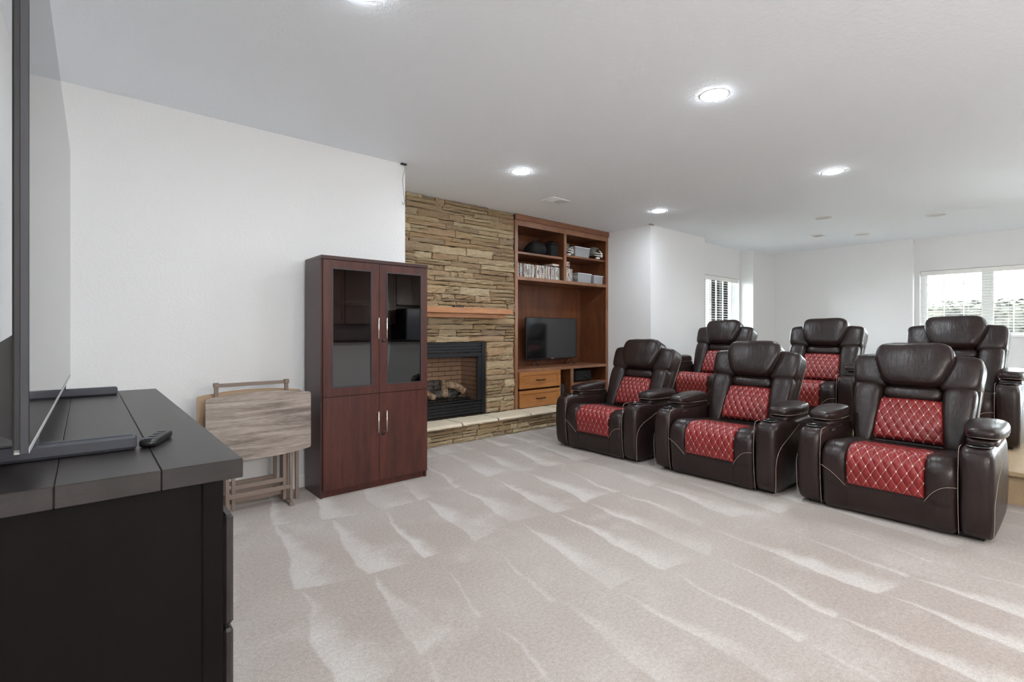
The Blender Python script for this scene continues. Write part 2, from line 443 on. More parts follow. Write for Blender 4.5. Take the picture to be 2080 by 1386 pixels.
def courses(z0, z1, spans):
    hs = []
    while sum(hs) < z1 - z0: hs.append(random.choice((.05, .058, .066, .075, .085, .098, .108)))
    k = (z1 - z0) / sum(hs); z = z0
    for h in hs:
        for a, b, lo, hi in spans: course(a, b, z, z + h * k, YF, chim, lo, hi)
        z += h * k
courses(.225, FZ1, [(SX0, FX0, .2, .5), (FX1 + .012, SX1, .2, .46)])
courses(FZ1, CEIL - .002, [(SX0, SX1, .20, .58)])
n_wall_stones = nstone[0]

# ---- hearth
hearth = tag(empty('hearth', (4.2, 4.72, 0)), 'raised stacked stone hearth with cream slab top below the fireplace', 'hearth')
def at(parent, o):
    o.parent = parent; o.matrix_parent_inverse = Matrix.Translation(-Vector(parent.location)); return o
def hb(name, x0, x1, y0, y1, z0, z1, mat, bev=0): return at(hearth, box(name, x0, x1, y0, y1, z0, z1, mat, None, bev))
hb('core', 2.245, 6.175, 4.60, 4.874, 0, .19, 'mortar')
hb('grout_bed', 2.245, 6.175, 4.545, 4.874, .19, .212, 'grout')
random.seed(5)
def slab(x0, x1):
    bm = bmesh.new(); n = 10; rows = []
    b = B()
    for j, (yy, zz) in enumerate(((4.874, .19), (4.874, .226), (4.70, .228), (4.56, .226), (4.535, .220), (4.527, .205), (4.535, .19))):
        rows.append([(x0 + (x1 - x0) * i / n, yy + (random.uniform(-.006, .006) if j >= 3 else 0), zz + (random.uniform(-.003, .003) if 0 < j < 6 else 0)) for i in range(n + 1)])
    b.grid(rows, closed_v=True)
    bmesh.ops.holes_fill(b.bm, edges=b.bm.edges)
    return at(hearth, b.obj('slab', 'slab'))
xs = [2.25, 2.66, 3.183, 3.70, 4.222, 4.79, 5.31, 5.84, 6.175]
for a, b_ in zip(xs[:-1], xs[1:]): slab(a + .010, b_ - .010)
random.seed(11)
for z0, z1 in ((.0, .052), (.052, .118), (.118, .188)):
    h0 = nstone[0]; before = set(C.objects)
    course(2.25, 6.17, z0, z1, 4.565, hearth, .16, .42, split=.55, dep=(.035, .06))
    for o in set(C.objects) - before: o.matrix_parent_inverse = Matrix.Translation(-Vector(hearth.location))

# ---- recessed lamps and other ceiling fittings
LG = 'lit recessed ceiling lights'
def ceiling_light(x, y, label, lit=True, r=.083):
    e = tag(empty('ceiling_light', (x, y, CEIL)), label, 'ceiling light', LG if lit else None)
    B().lathe([(r + .010, 0), (r + .004, -.003), (r, -.003)], 40, caps=False).obj('trim_ring', 'trimwhite', e, True)
    prof = [(r, -.002), (r * .96, -.0055), (r * .75, -.0075), (r * .4, -.0085), (r * .02, -.009)]
    B().lathe(prof, 40).obj('diffuser', 'lamp' if lit else 'lampoff', e, True)
    return e
ceiling_light(3.10, 1.585, 'bright round recessed ceiling light, largest of those fully in view')
ceiling_light(3.18, 3.555, 'bright round recessed ceiling light near the stone wall')
ceiling_light(5.55, 3.575, 'bright round recessed ceiling light between bookcase and wall corner')
ceiling_light(5.45, 1.60, 'bright round recessed ceiling light above the front row of recliners')
ceiling_light(.942, 2.115, 'bright round recessed ceiling light cut off by the top edge')
for i, (x, y) in enumerate(((.9, -.4), (7.9, -.9))):  # extra lights out of view, added to even out the room light
    ceiling_light(x, y, 'recessed ceiling light on the bar side, ' + ORD[i] + ' counted from the television wall')
def unlit(x, y, label, name='ceiling_speaker', r=.10):
    e = tag(empty(name, (x, y, CEIL)), label, 'ceiling fitting')
    B().lathe([(r + .012, 0), (r + .012, -.008), (r, -.010), (r, -.004)], 32, caps=False).obj('trim_ring', 'trimwhite', e, True)
    B().lathe([(r, -.004), (r * .5, -.004), (.002, -.004)], 32).obj('grille', 'lampoff', e)
unlit(7.56, 2.33, 'unlit round ceiling fitting above the middle back row recliner')
unlit(8.50, 1.30, 'unlit round ceiling fitting nearest the wide window', 'ceiling_light_unlit')
unlit(9.32, 2.33, 'small unlit round ceiling fitting near the back wall', 'ceiling_light_unlit')
def vent(x0, x1, y0, y1, label, along='x'):
    e = tag(empty('ceiling_vent', ((x0 + x1) / 2, (y0 + y1) / 2, CEIL)), label, 'vent')
    w, h = (x1 - x0) / 2, (y1 - y0) / 2
    b = B(); t = .022
    b.box(-w, w, -h, -h + t, -.008, 0); b.box(-w, w, h - t, h, -.008, 0); b.box(-w, -w + t, -h + t, h - t, -.008, 0); b.box(w - t, w, -h + t, h - t, -.008, 0); b.box(-.006, .006, -h + t, h - t, -.008, 0)
    b.obj('vent_frame', 'trimwhite', e)
    box('backing', -w + t, w - t, -h + t, h - t, -.0015, 0, 'vent_dark', e)
    n = 9
    for side in (-1, 1):
        for i in range(n):
            yy = -h + t + (i + .5) * (2 * h - 2 * t) / n
            s = B().box(min(side * .008, side * (w - t)), max(side * .008, side * (w - t)), -.008, .008, -.001, .001).obj('slat', 'trimwhite', e)
            s.location = (0, yy, -.005); s.rotation_euler = (side * math.radians(38), 0, 0)
vent(4.05, 4.335, 3.98, 4.165, 'white ceiling vent in front of the bookcase')
vent(8.73, 9.02, 2.74, 2.91, 'white ceiling vent near the back wall')

# ---- windows, blinds
def window(name, axis, c, a0, a1, z0, z1, mull, out):
    """frame in the outer half of the wall; out = +1, the side the outdoors lies"""
    def bx(nm, p0, p1, d0, d1, q0, q1, mat, par, bev=0):
        lo, hi = sorted((c + out * d0, c + out * d1))
        return box(nm, lo, hi, p0, p1, q0, q1, mat, par, bev) if axis == 'x' else box(nm, p0, p1, lo, hi, q0, q1, mat, par, bev)
    w = bx(name, a0, a1, .135, .20, z0, z0 + .045, 'trimwhite', None); w['kind'] = S
    bx('window_frame', a0, a0 + .045, .135, .20, z0 + .045, z1, 'trimwhite', w); bx('window_frame', a1 - .045, a1, .135, .20, z0 + .045, z1, 'trimwhite', w)
    bx('window_frame', a0 + .045, a1 - .045, .135, .20, z1 - .045, z1, 'trimwhite', w)
    bx('mullion', mull - .04, mull + .04, .13, .20, z0 + .045, z1 - .045, 'trimwhite', w)
    zm = (z0 + z1) / 2
    for q0, q1 in ((a0 + .045, mull - .04), (mull + .04, a1 - .045)):
        bx('pane', q0, q1, .165, .169, z0 + .045, z1 - .045, 'glass', w)
        bx('sash', q0, q0 + .03, .155, .18, z0 + .045, z1 - .045, 'trimwhite', w); bx('sash', q1 - .03, q1, .155, .18, z0 + .045, z1 - .045, 'trimwhite', w)
        for f in (1 / 3, 2 / 3):
            q = q0 + (q1 - q0) * f; bx('muntin', q - .006, q + .006, .16, .175, z0 + .045, z1 - .045, 'trimwhite', w)
    bx('window_sill', a0 - .02, a1 + .02, -.03, .135, z0 - .035, z0, 'trimwhite', w, .004)
    return w
window('window_1', 'x', XW, W0, W1, 1.19, 2.25, 1.03, 1)
window('window_3', 'x', XW, -2.9, -1.0, .12, 2.15, -1.95, 1)  # window out of view, added to let in more daylight
window('window_2', 'y', 4.33, N0, N1, 1.15, 2.24, 8.57, 1)
def blind(axis, c, a0, a1, z0, z1, label, group):
    L = a1 - a0; e = tag(empty('window_blind', (c, (a0 + a1) / 2, z1) if axis == 'x' else ((a0 + a1) / 2, c, z1)), label, 'blind', group)
    if axis == 'x': e.rotation_euler = (0, 0, math.radians(-90))
    # local: x along the blind, y outwards
    box('valance', -L / 2, L / 2, -.045, -.030, -.075, 0, 'blind', e, .003)
    box('headrail', -L / 2 + .01, L / 2 - .01, -.028, .028, -.05, -.004, 'blind', e)
    n = int((z1 - z0 - .09) / .044)
    sl = B().grid([[(x, -.024, -.002), (x, -.010, .0012), (x, .010, .0012), (x, .024, -.002)] for x in (-L / 2 + .012, L / 2 - .012)])
    bmesh.ops.solidify(sl.bm, geom=sl.bm.faces, thickness=.0025)
    me = sl.mesh('slat'); me.materials.append(M['blind'])
    for i in range(n):
        o = link('slat', me, None, e); o.location = (0, 0, -.095 - i * .044); o.rotation_euler = (math.radians(9), 0, 0)
    zb = -.095 - n * .044
    box('bottom_rail', -L / 2 + .012, L / 2 - .012, -.025, .025, zb - .008, zb + .008, 'blind', e)
    for f in (.10, .36, .64, .90):
        x = -L / 2 + L * f
        for yy in (-.027, .027): B().tube([(x, yy, zb), (x, yy, -.05)], .0012, 4).obj('ladder_cord', 'blind', e)
    B().tube([(-L / 2 + .06, -.034, -.06), (-L / 2 + .06, -.034, -.62)], .004, 6).obj('tilt_wand', 'blind', e)
blind('x', XW + .06, W0 + .012, W1 - .012, 1.20, 2.245, 'white slatted blind on the wide window behind the recliners', None)
blind('y', 4.33 + .06, N0 + .012, N1 - .012, 1.16, 2.235, 'white slatted blind on the niche window left of the column', None)

# ---- outdoors
box('ground_outside', -5, 40, -12, 30, .60, .75, plain('garden_soil', srgb(120, 112, 92), .95, var=.2), kind=S) if False else None
def leafy(name, label, cx, cy, z0, rx, ry, rz, n, col1, col2, seed, group=None):
    rnd = random.Random(seed)
    t = NT(name + '_leaf'); r = t.noise(t.coord(), 2.5, 3); t.P(color=t.mix(t.step(r, .3, .7), col1, col2), rough=.7)
    e = tag(empty(name, (cx, cy, z0)), label, 'shrub' if 'shrub' in name else 'tree', group)
    b = B()
    for _ in range(n):
        th = rnd.uniform(0, 6.283); ph = math.acos(rnd.uniform(-.2, 1)); k = rnd.uniform(.72, 1.05)
        p = Vector((rx * math.sin(ph) * math.cos(th) * k, ry * math.sin(ph) * math.sin(th) * k, rz * (math.cos(ph) * k * .86 + .14)))
        s = rnd.uniform(.05, .10); q = Matrix.Rotation(rnd.uniform(0, 6.3), 3, 'Z') @ Matrix.Rotation(rnd.uniform(0, 3), 3, 'X')
        b.bm.faces.new([b.bm.verts.new(p + q @ Vector(v)) for v in ((-s, 0, 0), (0, -s * .5, .01), (s, 0, 0), (0, s * .5, .01))])
    b.obj('leaves', t.m, e, kind='stuff')
    B().tube([(0, 0, 0), (.02, 0, rz * .5), (0, .02, rz * .8)], [.08, .06, .03], 8).obj('trunk', plain(name + '_bark', srgb(84, 72, 60), .9), e)
    link('crown', cushion(lambda a, c, d: (a * rx * .72, c * ry * .72, rz * (.44 + d * .38)), 2.2, (8, 8, 8), .06, seed), t.m, e)
    return e
GZ = .55
box('wall_garden', 12.2, 60, -30, 40, GZ - .2, GZ, plain('garden_ground', srgb(92, 89, 78), .95, var=.25, vscale=2), kind=S).name = 'floor_garden'
def hedge(name, label, x0, x1, y0, y1, z0, z1, n, col1, col2, seed):
    rnd = random.Random(seed)
    t = NT(name + '_leaf'); r = t.noise(t.coord(), 5, 4, .7); t.P(color=t.mix(t.step(r, .35, .65), col1, col2), rough=.7)
    e = tag(empty(name, ((x0 + x1) / 2, (y0 + y1) / 2, z0)), label, 'hedge')
    w, d, h = (x1 - x0) / 2, (y1 - y0) / 2, z1 - z0
    b = B()
    for _ in range(n):
        p = Vector((-w + rnd.uniform(-.1, .12), rnd.uniform(-d, d), rnd.uniform(0, h))) if rnd.random() < .7 else Vector((rnd.uniform(-w, w), rnd.uniform(-d, d), h + rnd.uniform(-.1, .07)))
        s = rnd.uniform(.03, .075); q = Matrix.Rotation(rnd.uniform(0, 6.3), 3, 'Z') @ Matrix.Rotation(rnd.uniform(0, 3), 3, 'X')
        b.bm.faces.new([b.bm.verts.new(p + q @ Vector(v)) for v in ((-s, 0, 0), (0, -s * .5, .01), (s, 0, 0), (0, s * .5, .01))])
    b.obj('leaves', t.m, e, kind='stuff')
    link('hedge_core', cushion(lambda a, c, f: (a * w * .96, c * d * .98, h * .5 + f * h * .49), 8, (6, 30, 8), .05, seed), t.m, e)
hedge('garden_hedge', 'low clipped green hedge outside the wide window', 14.0, 15.4, -4.0, 5.0, GZ, 1.85, 7000, srgb(22, 23, 15), srgb(50, 48, 36), 3)
box('floor_yard', -20, 12.19, 6.2, 40, GZ - .2, GZ, plain('yard_ground', srgb(140, 140, 134), .95, var=.2, vscale=2), kind=S)
leafy('garden_tree', 'blue grey conifer behind the niche window blind', 15.95, 8.0, GZ, .70, .62, 2.2, 2600, srgb(26, 29, 36), srgb(50, 55, 64), 31)

# ------------------------------------------------------------------ mantel, fireplace
mantel = tag(empty('mantel_shelf', (3.25, 4.8, 1.41)), 'thin orange oak mantel shelf on the stacked stone wall', 'shelf')
def P_(par, o): o.parent = par; o.matrix_parent_inverse = Matrix.Translation(-Vector(par.location)); return o
P_(mantel, box('shelf_board', 2.46, 4.045, 4.675, 4.895, 1.458, 1.522, 'mantel', bev=.003))
P_(mantel, box('cleat', 2.52, 3.985, 4.735, 4.90, 1.408, 1.458, 'mantel', bev=.003))
rm = tag(empty('remote_control', (3.275, 4.755, 1.5222), math.radians(6)), 'small black remote control on the mantel shelf', 'remote')
box('body', -.075, .075, -.021, .021, 0, .019, 'black', rm, .004)
for i in range(5): box('button', -.055 + i * .024, -.043 + i * .024, -.010, .010, .0186, .0215, 'footmetal', rm)

fp = tag(empty('gas_fireplace', (3.2525, 4.9, FZ0)), 'black louvred gas fireplace insert with ceramic logs behind glass', 'fireplace')
def fb(name, x0, x1, y0, y1, z0, z1, mat, bev=0, par=None):
    o = box(name, x0, x1, y0, y1, z0, z1, mat, None, bev); return P_(fp, o)
F0, F1, Z0, Z1 = FX0 + .004, FX1 - .004, FZ0 + .003, FZ1 - .004
fy = 4.900
for x0, x1 in ((F0, F0 + .055), (F1 - .055, F1)): fb('side_frame', x0, x1, fy, fy + .05, Z0, Z1, 'blackmetal', .003)
fb('top_rail', F0 + .055, F1 - .055, fy, fy + .05, Z1 - .016, Z1, 'blackmetal')
i0, i1 = F0 + .055, F1 - .055
for z0, z1 in ((1.067, 1.094), (1.032, 1.060), (.998, 1.026)):
    o = fb('louvre_slat', i0, i1, fy + .008, fy + .028, z0, z1, 'blackmetal', .002)
for z0, z1 in ((.352, .386), (.317, .345), (.282, .311), (.247, .276)):
    o = fb('louvre_slat', i0, i1, fy + .008, fy + .028, z0, z1, 'blackmetal', .002)
fb('louvre_backing', i0, i1, fy + .034, fy + .05, .99, Z1 - .016, 'black'); fb('louvre_backing', i0, i1, fy + .034, fy + .05, Z0, .39, 'black')
gz0, gz1 = .40, .988
fb('door_frame', i0, i1, fy + .004, fy + .03, gz1 - .048, gz1, 'blackmetal', .004); fb('door_frame', i0, i0 + .06, fy + .004, fy + .03, gz0, gz1 - .048, 'blackmetal', .004)
fb('door_frame', i1 - .06, i1, fy + .004, fy + .03, gz0, gz1 - .048, 'blackmetal', .004); fb('door_frame', i0 + .06, i1 - .06, fy + .004, fy + .03, gz0, gz0 + .012, 'blackmetal', .002)
fb('glass_pane', i0 + .06, i1 - .06, fy + .020, fy + .023, gz0 + .012, gz1 - .048, 'fireglass')
# firebox, brick lined
by1 = 5.33
brickm = NT('fire_brick'); r = brickm.new('ShaderNodeObjectInfo').outputs['Random']; n_ = brickm.noise(brickm.coord(), 18, 4)
brickm.P(color=brickm.mix(brickm.step(n_, .2, .8), brickm.ramp(r, [(0, srgb(168, 134, 110)), (.5, srgb(184, 150, 124)), (1, srgb(150, 116, 96))]), srgb(196, 166, 140)), rough=.9); brickm.bump(n_, .4, .006)
M['brick'] = brickm.m
bk = []
fb('firebox', i0, i1, by1, by1 + .02, .36, 1.06, 'mortar'); fb('firebox_floor', i0, i1, fy + .05, by1, .36, .392, 'black'); fb('firebox_top', i0, i1, fy + .05, by1, 1.04, 1.06, 'black')
fb('firebox_side', i0 - .0, i0 + .012, fy + .05, by1, .392, 1.04, 'mortar'); fb('firebox_side', i1 - .012, i1, fy + .05, by1, .392, 1.04, 'mortar')
bh, bl = .058, .19
row = 0; z = .395
mb = B().box(-.5, .5, -.5, .5, -.5, .5, .03).mesh('brick'); mb.materials.append(M['brick'])
def brick(cx, cy, cz, sx, sy, sz):
    o = bpy.data.objects.new('brick', mb); C.objects.link(o); o.parent = fp; o.matrix_parent_inverse = Matrix.Translation(-Vector(fp.location)); o.location = (cx, cy, cz); o.scale = (sx, sy, sz)
while z < 1.03:
    off = (row % 2) * bl / 2
    x = i0 + .02 - off
    while x < i1 - .02:
        a, b_ = max(x, i0 + .014), min(x + bl - .007, i1 - .014)
        if b_ - a > .02: brick((a + b_) / 2, by1 - .008, z + bh / 2, b_ - a, .02, bh - .007)
        x += bl
    y_ = fy + .055 - off
    while y_ < by1 - .02:
        a, b_ = max(y_, fy + .052), min(y_ + bl - .007, by1 - .02)
        if b_ - a > .02:
            brick(i1 - .018, (a + b_) / 2, z + bh / 2, .018, b_ - a, bh - .007); brick(i0 + .018, (a + b_) / 2, z + bh / 2, .018, b_ - a, bh - .007)
        y_ += bl
    z += bh; row += 1
# logs and grate
def log_mat(name, dark, light):
    t = NT(name); co = t.coord(); n = t.noise(co, 14, 5, .65); t.P(color=t.ramp(n, [(.38, dark), (.6, light)]), rough=.9); t.bump(t.noise(co, 30, 4), .8, .02); return t.m
M['log1'] = log_mat('charred_log', srgb(44, 47, 54), srgb(124, 120, 116)); M['log2'] = log_mat('pale_log', srgb(150, 122, 96), srgb(226, 206, 176))
def log(pts, r, mat, label=None):
    pp = smoothpath(pts, 5); rr = [r * (1 + .14 * mnoise.noise(Vector((i * .7, r * 40, 1)))) for i in range(len(pp))]
    b = B().tube(pp, rr, 12)
    for v in b.bm.verts: v.co += mnoise.noise_vector(v.co * 28) * r * .22
    o = P_(fp, b.obj('log', mat, None, True)); return o
log([(2.80, 5.20, .50), (3.1, 5.22, .525), (3.35, 5.20, .52), (3.60, 5.22, .50)], .062, 'log1')
log([(2.95, 5.07, .475), (3.2, 5.09, .485), (3.45, 5.07, .475)], .052, 'log1')
log([(3.27, 5.03, .465), (3.31, 5.10, .55), (3.36, 5.20, .615)], .040, 'log2')
log([(3.36, 5.16, .60), (3.48, 5.12, .57), (3.58, 5.06, .50)], .046, 'log2')
log([(2.90, 5.18, .63), (3.0, 5.10, .55), (3.13, 5.02, .455)], .040, 'log2')
log([(3.05, 5.25, .57), (3.25, 5.27, .60), (3.45, 5.26, .585)], .045, 'log1')
log([(2.86, 5.03, .45), (2.98, 4.99, .445)], .03, 'log2')
fb('ember_bed', i0 + .05, i1 - .16, 5.0, 5.28, .392, .43, 'log1', .01)
for x in (2.86, 3.0, 3.14, 3.28, 3.42, 3.56):
    P_(fp, B().tube([(x, 4.985, .395), (x, 4.98, .47)], .008, 6).obj('grate_bar', 'black'))
for zz in (.415, .44): P_(fp, B().tube([(2.80, 4.982, zz), (3.62, 4.982, zz)], .007, 6).obj('grate_rail', 'black'))

# ------------------------------------------------------------------ built-in bookcase
BX0, BX1, BY0, BY1 = 4.254, 6.178, 4.875, 5.44
bc = tag(empty('built_in_bookcase', ((BX0 + BX1) / 2, 5.15, .226)), 'tall built-in alder bookcase with open shelves and two drawers', 'bookcase')
def bb(name, x0, x1, y0, y1, z0, z1, mat='alder', bev=0): return P_(bc, box(name, x0, x1, y0, y1, z0, z1, mat, None, bev))
bb('crown_moulding', BX0 - .004, BX1 + .0, BY0 - .022, BY0, 2.712, CEIL - .002, 'alderh', .004)
bb('top_rail', BX0, BX1, BY0, BY0 + .022, 2.640, 2.712, 'alderface')
bb('stile', BX0, 4.303, BY0, BY0 + .022, .228, 2.640, 'alderface'); bb('stile', 6.130, BX1, BY0, BY0 + .022, .228, 2.640, 'alderface')
bb('mullion', 5.183, 5.232, BY0, BY0 + .022, 1.972, 2.640, 'alderface')
bb('divider', 5.196, 5.219, BY0 + .022, BY1 - .02, 1.972, 2.64)
bb('side_panel', BX0 + .004, BX0 + .03, BY0 + .022, BY1, .228, 2.70); bb('side_panel', BX1 - .03, BX1 - .004, BY0 + .022, BY1, .228, 2.70)
bb('back_panel', BX0 + .03, BX1 - .03, BY1 - .018, BY1, .228, 2.70)
bb('top_panel', BX0 + .03, BX1 - .03, BY0 + .022, BY1 - .018, 2.66, 2.69, 'alderh')
bb('shelf', BX0 + .03, 5.196, BY0 + .03, BY1 - .018, 2.276, 2.306, 'alderh', .002); bb('shelf', 5.219, BX1 - .03, BY0 + .03, BY1 - .018, 2.324, 2.352, 'alderh', .002)
bb('fixed_shelf', BX0 + .03, BX1 - .03, BY0 + .022, BY1 - .018, 1.935, 1.972, 'alderh'); bb('shelf_rail', 4.303, 6.130, BY0, BY0 + .022, 1.928, 1.972, 'alderface')
bb('desk_shelf', BX0 + .03, BX1 - .03, BY0 + .022, BY1 - .018, .712, .746, 'alderh'); bb('desk_rail', 4.303, 6.130, BY0 - .004, BY0 + .022, .706, .746, 'alderface')
bb('lower_stile', 5.088, 5.112, BY0, BY0 + .022, .228, .706, 'alderface'); bb('lower_stile', 5.330, 5.380, BY0, BY0 + .022, .228, .706, 'alderface')
bb('lower_partition', 5.10, 5.112, BY0 + .022, BY1 - .018, .228, .712); bb('lower_partition', 5.340, 5.360, BY0 + .022, BY1 - .018, .228, .712)
bb('cubby_shelf', 5.36, BX1 - .03, BY0 + .022, BY1 - .018, .468, .492, 'alderh'); bb('cubby_rail', 5.380, 6.130, BY0, BY0 + .022, .460, .496, 'alderh')
bb('plinth', 5.112, BX1 - .03, BY0 + .022, BY1 - .018, .228, .25, 'alderh')
bb('back_batten', 4.30, 4.36, BY1 - .024, BY1 - .018, .746, 1.935)
for z0, z1 in ((.484, .704), (.234, .458)):
    x0, x1 = 4.318, 5.086
    d = P_(bc, box('drawer', x0 + .05, x1 - .05, BY0 - .012, BY0 + .01, z0 + .04, z1 - .04, 'drawerwood'))
    for a in ((x0, x1, z0, z0 + .045), (x0, x1, z1 - .045, z1), (x0, x0 + .055, z0 + .045, z1 - .045), (x1 - .055, x1, z0 + .045, z1 - .045)):
        box('drawer_frame', a[0], a[1], BY0 - .022, BY0 + .004, a[2], a[3], 'drawerwood', d, .003)
    box('drawer_box', x0 + .01, x1 - .01, BY0 + .01, BY0 + .42, z0 + .02, z1 - .01, 'drawerwood', d)
    zc = (z0 + z1) / 2 - .004; xc = 4.705
    B().tube(smoothpath([(xc - .075, BY0 - .012, zc), (xc - .065, BY0 - .036, zc), (xc, BY0 - .042, zc), (xc + .065, BY0 - .036, zc), (xc + .075, BY0 - .012, zc)], 4), .008, 8).obj('handle', 'bronze', d, True)

# small television in the bookcase
tv = tag(empty('small_television', (5.29, 5.215, .746), math.radians(-1)), 'small flat television standing in the wooden bookcase', 'television')
box('bezel', -.525, .525, -.004, .028, .092, .702, 'black', tv, .004)
box('screen', -.515, .515, -.0065, -.003, .108, .694, 'screen', tv)
box('logo_badge', -.028, .028, -.0075, -.0035, .0965, .104, 'chrome', tv)
link('back_housing', cushion(lambda a, b, c: (a * .36, .045 + b * .03, .32 + c * .18), 6, (4, 4, 4)), 'black', tv)
for s in (-1, 1):
    B().tube([(s * .36, .01, .098), (s * .36 + s * .02, -.10, .006)], .006, 6).obj('foot', 'black', tv); B().tube([(s * .36, .01, .098), (s * .36 - s * .02, .10, .006)], .006, 6).obj('foot', 'black', tv)

# shelf contents
def case_mat(i):
    cols = [(206, 206, 200), (176, 178, 176), (120, 124, 128), (64, 64, 68), (150, 140, 128), (196, 176, 168), (214, 214, 212), (92, 78, 74), (158, 166, 176), (220, 214, 196), (38, 38, 44), (136, 96, 88)]
    k = 'case%d' % i
    if k not in M:
        t = NT('printed_case_%s' % 'abcdefghijkl'[i]); co = t.coord()
        n = t.noise(t.mapping(co, scale=(1, 1, 6)), 9, 2); c = srgb(*cols[i]); o = srgb(*cols[(i * 5 + 3) % 12])
        t.P(color=t.mix(t.step(n, .56, .60), c, o), rough=.3); M[k] = t.m
    return k
cnt = {}
def nth(key): cnt[key] = cnt.get(key, 0) + 1; return ORD[cnt[key] - 1]
def disc_case(x, w, h, zb, y0, label, group, flat=False, tilt=0):
    e = tag(empty('disc_case', (x, y0, zb)), label, 'disc case', group); e.rotation_euler = (0, tilt, 0)
    k = case_mat(random.randrange(12))
    if flat:
        box('sleeve', -.067, .067, 0, .19, 0, w, k, e, .001); box('spine_label', -.05, .03, -.0006, 0, w * .25, w * .75, case_mat(random.randrange(12)), e)
    else:
        box('sleeve', -w / 2, w / 2, 0, .135, 0, h, k, e, .001); box('spine_label', -w * .32, w * .32, -.0006, 0, h * random.uniform(.1, .45), h * random.uniform(.6, .92), case_mat(random.randrange(12)), e)
random.seed(3)
x = 4.318 + .05
G1 = 'disc cases on the left shelf'
while x < 5.02:
    w = random.choice((.0145, .0145, .0145, .0165, .02, .026)); disc_case(x + w / 2, w - .001, .19 + random.uniform(-.003, .003), 1.972, BY0 + .08 + random.uniform(0, .012), nth('l') + ' upright disc case from the left in the long left shelf row', G1); x += w
for w in (.036, .020, .0145, .0145, .022, .0145, .018, .0145):
    disc_case(x + w / 2, w - .001, .19 + random.uniform(-.006, .02), 1.972, BY0 + .085, nth('l') + ' upright disc case from the left in the long left shelf row', G1); x += w
disc_case(5.075, .028, .1, 1.972 + .203, BY0 + .06, 'pale disc case lying flat on top of the left row', None, True)
x = 5.245
for w in (.0145, .02, .0145, .026, .0145, .018, .0145, .02, .0145, .0145, .016):
    disc_case(x + w / 2, w - .001, .19, 1.972, BY0 + .07, nth('r') + ' upright disc case from the bookcase mullion on the right shelf', 'upright disc cases on the right shelf'); x += w
z = 1.972 + .191
for i, w in enumerate((.016, .022, .015, .028, .015)):
    disc_case(5.305 + random.uniform(-.006, .006), w, .1, z, BY0 + .07, nth('f') + ' case from the bottom of the small flat stack on the right shelf', 'flat disc cases on the right shelf', True); z += w + .0006

def tub(x, y, zb, w, d, h, label, rz=0, stuff=0):
    e = tag(empty('plastic_tub', (x, y, zb), rz), label, 'storage tub', 'clear plastic tubs')
    b = B(); t = .004
    def ring(k, z): return [(-w / 2 * k, -d / 2 * k, z), (w / 2 * k, -d / 2 * k, z), (w / 2 * k, d / 2 * k, z), (-w / 2 * k, d / 2 * k, z)]
    b.grid([ring(.93, 0), ring(1, h), ring(.985, h), ring(.915, .004)], closed_u=True, caps=True).obj('tub_body', 'bin', e)
    b = B()
    b.box(-w / 2 - .006, w / 2 + .006, -d / 2 - .006, -d / 2 + .003, h - .010, h + .002); b.box(-w / 2 - .006, w / 2 + .006, d / 2 - .003, d / 2 + .006, h - .010, h + .002)
    b.box(-w / 2 - .006, -w / 2 + .003, -d / 2, d / 2, h - .010, h + .002); b.box(w / 2 - .003, w / 2 + .006, -d / 2, d / 2, h - .010, h + .002)
    b.obj('rim', 'binrim', e)
    rnd = random.Random(stuff)
    for i in range(4):
        pts = [(rnd.uniform(-.4, .4) * w, rnd.uniform(-.42, .1) * d, rnd.uniform(.03, h * .8)) for _ in range(4)]
        B().tube(smoothpath(pts, 5), .004, 5).obj('cord', ['white', 'black', 'grey', 'white'][i], e, True)
    for i in range(3): 
        cx = (-.3 + i * .3) * w; box('packet', cx - .04, cx + .04, -.2 * d, .2 * d, .006, h * rnd.uniform(.35, .7), ['blackmatte', 'grey', 'footmetal'][i], e)
tub(5.665, 5.10, 2.352, .33, .30, .155, 'clear plastic tub on the upper right bookcase shelf', 0, 1)
tub(5.735, 5.11, 1.972, .31, .28, .15, 'clear plastic tub of cables beside the right disc cases', 0, 2)
tub(6.035, 5.06, 1.972, .22, .22, .135, 'smallest clear plastic tub at the right end of its shelf', 0, 3)
def helmet(x, y, z, rz, label):
    e = tag(empty('sports_helmet', (x, y, z), rz), label, 'helmet')
    b = B(); rows = []
    for i in range(15):
        th = math.pi * .5 * i / 14 * 1.32
        row = []
        for k in range(28):
            ph = 2 * math.pi * k / 28; r = math.sin(th)
            front = max(0, math.cos(ph)); zz = math.cos(th)
            row.append((.112 * r * math.cos(ph), .085 * r * math.sin(ph), .115 + .085 * (zz if not (front > .55 and th > 1.15) else max(zz, math.cos(1.15) + .02))))
        rows.append(row)
    b.grid(rows[1:], closed_u=True)
    b.bm.faces.new([v for v in b.bm.verts][:28])
    bmesh.ops.solidify(b.bm, geom=b.bm.faces, thickness=.006)
    b.obj('shell', 'grey', e, True)
    for zz in (.05, .085): B().tube(smoothpath([(.04, -.088, zz + .01), (.11, -.06, zz), (.145, 0, zz), (.11, .06, zz), (.04, .088, zz + .01)], 5), .006, 6).obj('face_bar', 'white', e, True)
    for yy in (-.035, .035): B().tube(smoothpath([(.10, yy, .135), (.135, yy, .085), (.125, yy, .03)], 4), .006, 6).obj('face_bar', 'white', e, True)
    link('chin_pad', cushion(lambda a, b_, c: (.07 + a * .035, b_ * .05, .022 + c * .022), 2.5, (5, 5, 5)), 'white', e, True)
helmet(5.965, 5.00, 2.353, math.radians(-62), 'grey sports helmet with white face bars beside the tub')
helmet(5.335, 5.03, 2.353, math.radians(-30), 'sports helmet half hidden behind the bookcase mullion')
